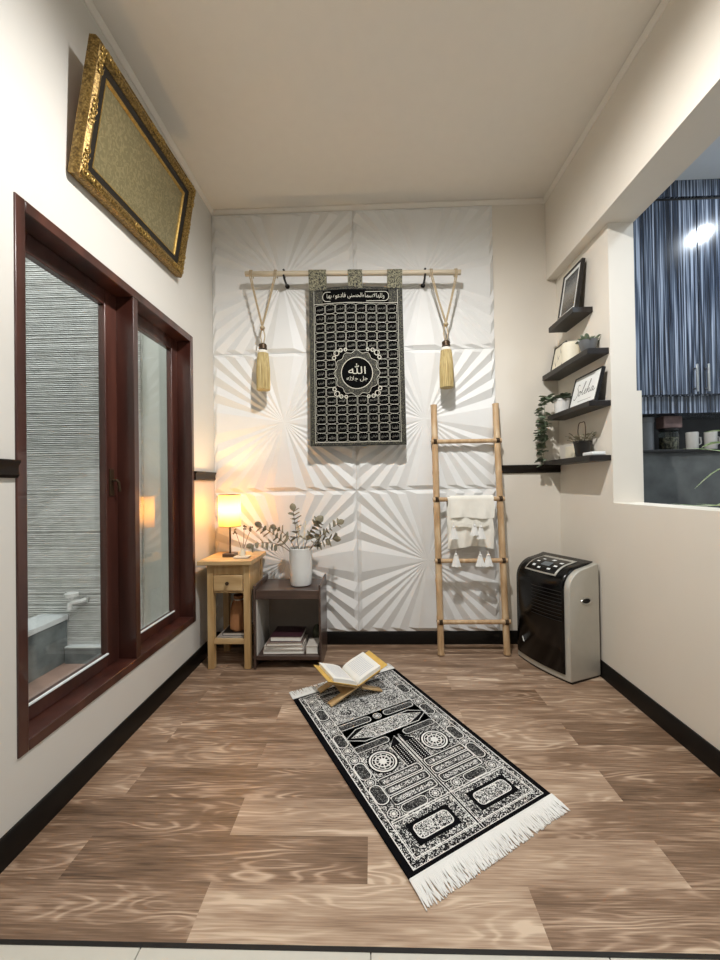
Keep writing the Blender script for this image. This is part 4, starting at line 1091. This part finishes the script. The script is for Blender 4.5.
def in_sign(t, P, Wd, Ln, fw):
    q = MB()
    G = lambda s, u: P(s, u, -.0042)
    # brush-script word drawn as flowing strokes (units: letter space, x 0..10, y -1..3)
    strokes = [
        [(1.55, 2.55), (1.25, 2.85), (.8, 2.7), (.65, 2.2), (.95, 1.7), (1.35, 1.2), (1.3, .5), (.8, -.3), (.2, -.6), (-.1, -.3)],
        [(1.9, .9), (2.3, 1.15), (2.55, .8), (2.35, .2), (1.9, .1), (1.75, .6), (2.0, 1.1), (2.5, .95), (2.9, .7)],
        [(2.9, .7), (3.6, 1.9), (3.95, 2.9), (3.75, 3.0), (3.4, 2.0), (3.25, .7), (3.45, .1), (3.9, .3)],
        [(3.9, .3), (4.5, .75), (4.75, 1.1), (4.4, 1.15), (4.2, .6), (4.5, .1), (5.0, .25)],
        [(5.0, .25), (5.7, 1.8), (6.1, 2.9), (5.9, 3.05), (5.6, 2.0), (5.35, .1)],
        [(5.4, .4), (5.85, 1.1), (6.15, .9), (6.1, .25), (6.4, .1), (6.8, .5)],
        [(7.7, 1.0), (7.25, 1.15), (6.95, .6), (7.15, .1), (7.6, .5), (7.8, 1.1), (7.75, .3), (8.1, .1), (8.6, .5)],
    ]
    S_ = Wd*.088
    for st_ in strokes:
        V = [Vector(p) for p in st_]; out = []
        for i in range(len(V)-1):
            p0, p1, p2, p3 = V[max(i-1, 0)], V[i], V[i+1], V[min(i+2, len(V)-1)]
            for t_ in (0, .25, .5, .75): out.append(.5*((2*p1)+(p2-p0)*t_+(2*p0-5*p1+4*p2-p3)*t_*t_+(3*p1-p0-3*p2+p3)*t_**3))
        out.append(V[-1])
        pts = [(Wd*.13+p.x*S_, Ln*.34+p.y*S_*1.05) for p in out]
        ribbon(q, pts, .0042, G, 0)
    ribbon(q, [(Wd*.3, Ln*.16), (Wd*.8, Ln*.16)], .002, G, 0)
    q.build('lettering', M['black'], t, fix=False)
leaner('framed_sign', 'black-edged white sign with handwritten word Soleha on the third shelf', 'sign', 2.302, 2.605, S3+.004, .198, 1.300, 1.352, .02, .007, M['black'], M['pvc'], in_sign)
# lowest shelf
S4 = 1.3455
bp2 = thing('potted_plant', 'small leafy plant with twisted wire hoop in black pot on the lowest shelf', 'plant', (1.327, 2.49, S4))
MB().lathe([(.034, 0), (.038, .003), (.050, .088), (.053, .09), (.053, .10), (.048, .10), (.046, .085), (0, .083)], (1.327, 2.49, S4), 26).build('pot', M['black'], bp2)
random.seed(61); q = MB()
for i in range(46):
    a = random.uniform(0, 6.28); r_ = random.uniform(0, .03); l_ = random.uniform(.02, .07)
    p = Vector((1.327+r_*math.cos(a), 2.49+r_*math.sin(a), S4+.085)); d = Vector((math.cos(a), math.sin(a), random.uniform(.3, 1.6))).normalized()
    if i < 22: q.tube([p, p+d*l_], .001, 4)
    leaf_at(q, p+d*l_, d+Vector((0, 0, -.3)), (0, 0, 1), random.uniform(.02, .034), .8)
q.build('foliage', M['leaf'], bp2, fix=False)
hp = [(1.327, 2.49+.045*math.sin(a)*(1+.1*math.sin(a)), S4+.165+.075*(-math.cos(a))-.022*max(0, math.cos(PI-a))**6) for a in [2*PI*i/28 for i in range(29)]]
MB().tube(hp, .0028, 6).tube([(1.327, 2.49, S4+.08), (1.327, 2.49, S4+.10)], .0028, 6).build('wire_hoop', M['bronze'], bp2)
o = MB().box(1.335, 1.372, 2.60, 2.725, S4, S4+.085).build('small_box', M['cream'], loc=(1.35, 2.66, S4), bevel=.003)
tag(o, 'cream box left of the black pot on the lowest shelf', 'box')
o = MB().box(1.29, 1.37, 2.315, 2.425, S4, S4+.022).build('folded_napkin', M['pvc'], loc=(1.33, 2.37, S4), bevel=.006)
tag(o, 'white folded napkin right of the black pot on the lowest shelf', 'napkin')

# ------------------------------------------------------------------ prayer rug
TL, TR, BR, BL = Vector((-.458, 2.169)), Vector((.124, 2.531)), Vector((.668, 1.510)), Vector((.098, 1.180))
RW, RL = .672, 1.146
def RP(zz):
    def f(x, y_):
        u, v = x/RW, y_/RL
        p = (BL*(1-u)+BR*u)*(1-v)+(TL*(1-u)+TR*u)*v
        return (p.x, p.y, zz)
    return f
rc = (BL+BR+TL+TR)/4
rugt = thing('prayer_rug', 'black and white patterned prayer rug with white fringes lying on the wooden floor', 'rug', (rc.x, rc.y, 0))
rg = MB(); Z0 = .007
rg.grid(lambda u, v: RP(Z0)(RW*u, RL*v), 12, 20, 0, thick=(0, 0, -.006))
r1, r2, r3, r4 = RP(Z0+.0004), RP(Z0+.0008), RP(Z0+.0012), RP(Z0+.0016)
W, BK, F, FD, FS = 1, 0, 2, 3, 4
def fill(pts, fn, mi): rg.poly([fn(*p) for p in pts], mi)
def rect(x0, x1, y0, y1): return [(x0, y0), (x1, y0), (x1, y1), (x0, y1)]
def U(a): return a*RW
def V_(a): return a*RL
def cart(u, v, w, h, vert=False, mi=FS, lw=.0035):   # dark rounded cartouche with white outline
    pts = rrect(U(u), V_(v), w, h, min(w, h)*.46, 6)
    ribbon(rg, pts, lw*3.4, r2, BK, True); fill(pts, r3, mi); ribbon(rg, pts, lw, r4, W, True)
def medal(u, v, r, rings=2):
    x, y_ = U(u), V_(v)
    fill(circ(x, y_, r*1.14), r2, BK); ribbon(rg, circ(x, y_, r*.97), r*.13, r4, W, True)
    fill(circ(x, y_, r*.82), r3, BK)
    ribbon(rg, circ(x, y_, r*.55, 20), r*.12, r4, W, True); fill(circ(x, y_, r*.3, 12), r4, W)
    for i in range(10):
        a = 2*PI*i/10; ribbon(rg, [(x+r*.3*math.cos(a), y_+r*.3*math.sin(a)), (x+r*.8*math.cos(a), y_+r*.8*math.sin(a))], r*.08, r4, W)
mu, mv = .04, .02
# outer frame with vine band
x0, x1, y0, y1 = U(mu), U(1-mu), V_(mv), V_(1-mv)
fill(rect(x0, x1, y0, y1), r1, F)
ribbon(rg, rect(x0, x1, y0, y1), .0045, r4, W, True)
bw_ = .024
ribbon(rg, rect(x0+bw_, x1-bw_, y0+bw_, y1-bw_), .0045, r4, W, True)
# vine zig-zag in the band
def vine(p, q, n_, amp):
    p, q = Vector(p), Vector(q); d = (q-p); nn = Vector((-d.y, d.x)).normalized()
    ribbon(rg, [tuple(p+d*(i/(n_*6))+nn*amp*math.sin(PI*i/3)) for i in range(n_*6+1)], .003, r3, BK)
b2_ = bw_/2
vine((x0+b2_, y0+b2_), (x0+b2_, y1-b2_), 24, .006); vine((x1-b2_, y0+b2_), (x1-b2_, y1-b2_), 24, .006)
vine((x0+b2_, y0+b2_), (x1-b2_, y0+b2_), 14, .006); vine((x0+b2_, y1-b2_), (x1-b2_, y1-b2_), 14, .006)
# lower door panels
for (ua_, ub_) in ((.085, .472), (.508, .915)):
    fill(rect(U(ua_), U(ub_), V_(.045), V_(.168)), r2, F)
    ribbon(rg, rect(U(ua_), U(ub_), V_(.045), V_(.168)), .004, r4, W, True)
    w_ = ub_-ua_; a, b_ = ua_+.055*1, ub_-.055
    fill(rect(U(a), U(b_), V_(.068), V_(.146)), r3, BK)
    pts = rrect(U((a+b_)/2), V_(.107), U(b_-a-.05), V_(.05), .018, 5)
    fill(pts, r4, FD); ribbon(rg, pts, .0035, RP(Z0+.0020), W, True)
# row of medallions and cartouches above them
ribbon(rg, [(U(.085), V_(.176)), (U(.915), V_(.176))], .004, r4, W)
fill(rect(U(.085), U(.915), V_(.178), V_(.216)), r2, F)
for u in (.125, .413, .575, .868): medal(u, .197, .024)
cart(.265, .196, U(.165), V_(.034)); cart(.722, .196, U(.165), V_(.034))
# three inscription bands each side of the seam
for i, v in enumerate((.238, .281, .324)):
    for (ua_, ub_) in ((.165, .468), (.512, .835)):
        pts = rrect(U((ua_+ub_)/2), V_(v), U(ub_-ua_), V_(.036), .012, 4)
        fill(pts, r2, FS); ribbon(rg, pts, .013, r2, BK, True); ribbon(rg, pts, .0042, r4, W, True)
        fill(rrect(U((ua_+ub_)/2), V_(v), U(ub_-ua_-.04), V_(.018), .006, 4), r3, FD)
# big medallions
fill(rect(U(.165), U(.835), V_(.348), V_(.485)), r2, F)
for u in (.278, .70):
    x, y_ = U(u), V_(.412)
    fill(circ(x, y_, .070, 36), r3, BK); medal(u, .412, .060)
    ribbon(rg, circ(x, y_, .047, 30), .004, r4, W, True)
# seam and curtain bands
for du in (-.008, .008): ribbon(rg, [(U(.490+du), V_(.022)), (U(.490+du), V_(.50))], .003, r4, W)
ribbon(rg, [(U(.490), V_(.022)), (U(.490), V_(.50))], .007, r3, BK)
for sg in (-1, 1):
    q = [(U(.490+sg*.016), V_(.345)), (U(.490+sg*.095), V_(.345)), (U(.490+sg*.10), V_(.465)), (U(.490+sg*.016), V_(.515))]
    fill(q, r3, BK); ribbon(rg, q, .003, r4, W, True)
    for i in range(12):
        for j_ in range(3):
            fill(circ(U(.490+sg*(.032+.024*j_)), V_(.355+.0095*i), .0026, 6), r4, W)
# upper cartouches and lozenge
fill(rect(U(.165), U(.835), V_(.488), V_(.70)), r1, F)
for u in (.29, .69): cart(u, .512, U(.27), V_(.034))
lz = [(U(.15), V_(.588)), (U(.27), V_(.545)), (U(.73), V_(.545)), (U(.85), V_(.588)), (U(.73), V_(.631)), (U(.27), V_(.631))]
fill(lz, r2, BK); ribbon(rg, lz, .0042, r4, W, True)
l2 = [(U(.20), V_(.588)), (U(.34), V_(.553)), (U(.44), V_(.548)), (U(.56), V_(.548)), (U(.66), V_(.553)), (U(.80), V_(.588)), (U(.66), V_(.623)), (U(.56), V_(.628)), (U(.44), V_(.628)), (U(.34), V_(.623))]
fill(l2, r3, FD); ribbon(rg, l2, .003, r4, W, True)
for u in (.29, .68): cart(u, .667, U(.27), V_(.036))
medal(.486, .667, .022)
# upper field
ribbon(rg, [(U(.165), V_(.70)), (U(.835), V_(.70))], .0035, r4, W)
fill(rect(U(.17), U(.83), V_(.705), V_(.905)), r2, FD)
for (u, v) in ((.30, .76), (.50, .80), (.70, .76), (.36, .86), (.64, .86)): fill(circ(U(u), V_(v), .03, 16), r3, F)
ribbon(rg, [(U(.165), V_(.91)), (U(.835), V_(.91))], .0035, r4, W)
for u in (.31, .67): cart(u, .936, U(.24), V_(.032))
medal(.49, .936, .018)
# side columns
for u in (.120, .875):
    ribbon(rg, [(U(u+(.045 if u < .5 else -.045)), V_(.222)), (U(u+(.045 if u < .5 else -.045)), V_(.955))], .003, r4, W)
    for v in (.262, .36, .44, .55, .63, .735, .83): pass
    for v in (.285, .405, .595, .797): cart(u, v, U(.075), V_(.084), lw=.0045)
    for v in (.345, .468, .528, .665, .725, .868, .925): medal(u, v, .023)
rg.build('pile', [M['pileblk'], M['yarn'], M['fili'], M['fili2'], M['fili3']], rugt, fix=False, smooth=False)
random.seed(77)
for (A, B, C_, D) in ((BL, BR, TL, TR), (TL, TR, BL, BR)):
    f = MB(); n_ = 190
    for i in range(n_+1):
        t_ = i/n_; p = A.lerp(B, t_); q = C_.lerp(D, t_); d = (p-q).normalized(); sd = Vector((-d.y, d.x))
        l_ = .082*random.uniform(.93, 1.04)*(1-.15*t_ if A is BL else 1); j1, j2 = random.uniform(-.003, .003), random.uniform(-.009, .009)
        a = p-d*.006; b_ = p+d*l_*.5+sd*j1; c_ = p+d*l_+sd*j2
        f.tube([(a.x, a.y, .0075), (p.x+d.x*.006, p.y+d.y*.006, .0068), (b_.x, b_.y, .0035+.003*random.random()), (c_.x, c_.y, .0028)], [.0024, .0026, .0026, .0018], 5)
    a0, b0 = A-(A-C_).normalized()*.004, B-(B-D).normalized()*.004
    f.tube([(a0.x, a0.y, .0078), (b0.x, b0.y, .0078)], .0035, 6)
    f.build('fringe', M['fringe'], rugt)

# ------------------------------------------------------------------ folding book stand and open book
SZ = .0086
ra = math.atan2(.49, .87)
rh = thing('book_stand', 'small folding wooden book stand standing on the far end of the rug', 'book stand', (-.146, 2.244, SZ), ra)
# local: x across, y along the spine (near -.1 .. far +.1)
def board(sg):
    """crossed board: foot at sg*-.16, top at sg*.165"""
    a = Vector((-.162*sg, 0, .0)); b = Vector((.165*sg, 0, .125)); d = (b-a); Ln = d.length; d.normalize(); n_ = Vector((-d.z*sg, 0, d.x*sg)); th_ = .009
    def P(s, w, t): q = a+d*s+n_*t; return (q.x, w, q.z)
    mb = MB(); mid = Ln*.47
    # two curved feet (with a notch between), hinge fingers, upper leaf
    ws = (-.10, .10)
    for w0, w1 in ((-.10, -.055), (.055, .10)):
        mb.prism([(.004, w0), (mid-.02, w0), (mid-.02, w1), (.004, w1)], P, 0, th_)
    fing = [(-.10, -.06), (-.02, .02), (.06, .10)] if sg > 0 else [(-.06, -.02), (.02, .06)]
    mb.prism([(mid*.55, -.10), (mid-.02, -.10), (mid-.02, .10), (mid*.55, .10)], P, 0.0002, th_-.0002)
    for w0, w1 in fing: mb.prism([(mid-.02, w0+.001), (mid+.02, w0+.001), (mid+.02, w1-.001), (mid-.02, w1-.001)], P, 0, th_)
    mb.prism([(mid+.02, -.10), (Ln-.02, -.10), (Ln, -.08), (Ln, .08), (Ln-.02, .10), (mid+.02, .10)], P, 0, th_)
    return mb
for sg in (1, -1): board(sg).build('board', M['pine'], rh, local=True, bevel=.0015)
MB().tube([(0, -.098, .0655), (0, .098, .0655)], .004, 8).build('hinge_pin', M['pine'], rh, local=True)
bkz = SZ
ob = thing('open_book', 'open book with white pages and golden cover resting on the wooden stand', 'book', (-.146, 2.244, bkz+.0695), ra)
SL = .125/.327
def leafblock(sg):
    mb = MB(); nx = 12
    def top(u, v):
        x = sg*(.003+.142*u); base = .0+abs(x)*SL
        hgt = .014+.011*math.sin(min(1, u*2.2)*PI*.5)*(1-.55*u)
        if u < .05: hgt = .008
        return (x, -.105+.21*v, .012+base+hgt)
    def bot(u, v):
        x = sg*(.003+.142*u); return (x, -.105+.21*v, .010+abs(x)*SL)
    vs = [top(i/nx, j_) for j_ in (0, 1) for i in range(nx+1)] + [bot(i/nx, j_) for j_ in (0, 1) for i in range(nx+1)]
    m = nx+1; fs = []
    for i in range(nx):
        fs += [(i, i+1, m+i+1, m+i), (2*m+i, 3*m+i, 3*m+i+1, 2*m+i+1), (i, 2*m+i, 2*m+i+1, i+1), (m+i, m+i+1, 3*m+i+1, 3*m+i)]
    fs += [(nx, 2*m+nx, 3*m+nx, m+nx), (0, m, 3*m, 2*m)]
    mb.add(vs, fs); return mb, top
for sg in (-1, 1):
    mb, top = leafblock(sg)
    pg = mb.build('page_block', M['page'], ob, local=True, ang=50)
    ln_ = MB()
    for i in range(11):
        v = .14+.072*i
        ln_.grid(lambda u, w: tuple(Vector(top(.16+.66*u, v+.018*w))+Vector((0, 0, .0006))), 8, 1)
    ln_.build('text_lines', mat('faint_ink', '#BFC3CC', .8, var=.2, vscale=300), pg, local=True, fix=False)
    cv = MB(); xo = .19 if sg > 0 else .178
    cv.prism([(sg*.002, .0085), (sg*xo, .0085+xo*SL), (sg*xo, .0115+xo*SL), (sg*.002, .0115)], lambda a, b, d: (a, d, b), -.109, .109)
    cv.build('cover', M['goldc'], ob, local=True)

# ------------------------------------------------------------------ light
def area(name, loc, size, power, col, rot=(0, 0, 0), shape='DISK', spread=PI):
    l = bpy.data.lights.new(name, 'AREA'); l.shape = shape; l.size = size; l.energy = power; l.color = col; l.spread = spread
    o = bpy.data.objects.new(name, l); COL.objects.link(o); o.location = loc; o.rotation_euler = rot
    return o
def spot(name, loc, r, power, col, ang_, blend):
    l = bpy.data.lights.new(name, 'SPOT'); l.shadow_soft_size = r; l.energy = power; l.color = col
    l.spot_size = math.radians(ang_); l.spot_blend = blend
    o = bpy.data.objects.new(name, l); COL.objects.link(o); o.location = loc
    return o
def point(name, loc, r, power, col):
    l = bpy.data.lights.new(name, 'POINT'); l.shadow_soft_size = r; l.energy = power; l.color = col
    o = bpy.data.objects.new(name, l); COL.objects.link(o); o.location = loc
    return o
spot('ceiling_lamp_main', (.13, 1.22, 3.2), .02, 205, (1, .985, .962), 178, .70)
area('rear_fill', (.1, -1.1, 3.24), .5, 11, (1, .96, .91))  # added fill light behind the camera, lifts the lower walls
point('bulb_light', (-.985, 2.665, 1.03), .03, 20, (1, .66, .30))
area('kitchen_lamp', (2.63, 2.05, 3.13), .085, 18, (.84, .92, 1))
area('jamb_fill', (1.98, 1.1, 3.13), .25, 15, (.74, .87, 1))  # added light, placed to brighten the pass-through jamb

wd = bpy.data.worlds.new('world'); SC.world = wd; wd.use_nodes = True
bgn = wd.node_tree.nodes['Background']; bgn.inputs['Color'].default_value = (.95, .98, 1, 1); bgn.inputs['Strength'].default_value = 2.9

# ------------------------------------------------------------------ camera (pose measured from the room's straight edges)
yaw, pit, rol, fpx = .0305, .0093, .0152, 389.5
f = Vector((-math.sin(yaw), math.cos(yaw), 0)); r = Vector((math.cos(yaw), math.sin(yaw), 0)); u = Vector((0, 0, 1))
f, u = f*math.cos(pit)+u*math.sin(pit), u*math.cos(pit)-f*math.sin(pit)
r, u = r*math.cos(rol)-u*math.sin(rol), u*math.cos(rol)+r*math.sin(rol)
cam = bpy.data.cameras.new('camera'); co = bpy.data.objects.new('camera', cam); COL.objects.link(co)
co.matrix_world = Matrix(((r.x, u.x, -f.x, 0), (r.y, u.y, -f.y, 0), (r.z, u.z, -f.z, 1.2), (0, 0, 0, 1)))
cam.sensor_fit = 'VERTICAL'; cam.sensor_height = 36; cam.lens = 36*fpx/960; cam.clip_start = .02
SC.camera = co
SC.view_settings.view_transform = 'Standard'; SC.view_settings.look = 'None'; SC.view_settings.gamma = 1
SC.view_settings.exposure = .02
SC.view_settings.use_curve_mapping = False
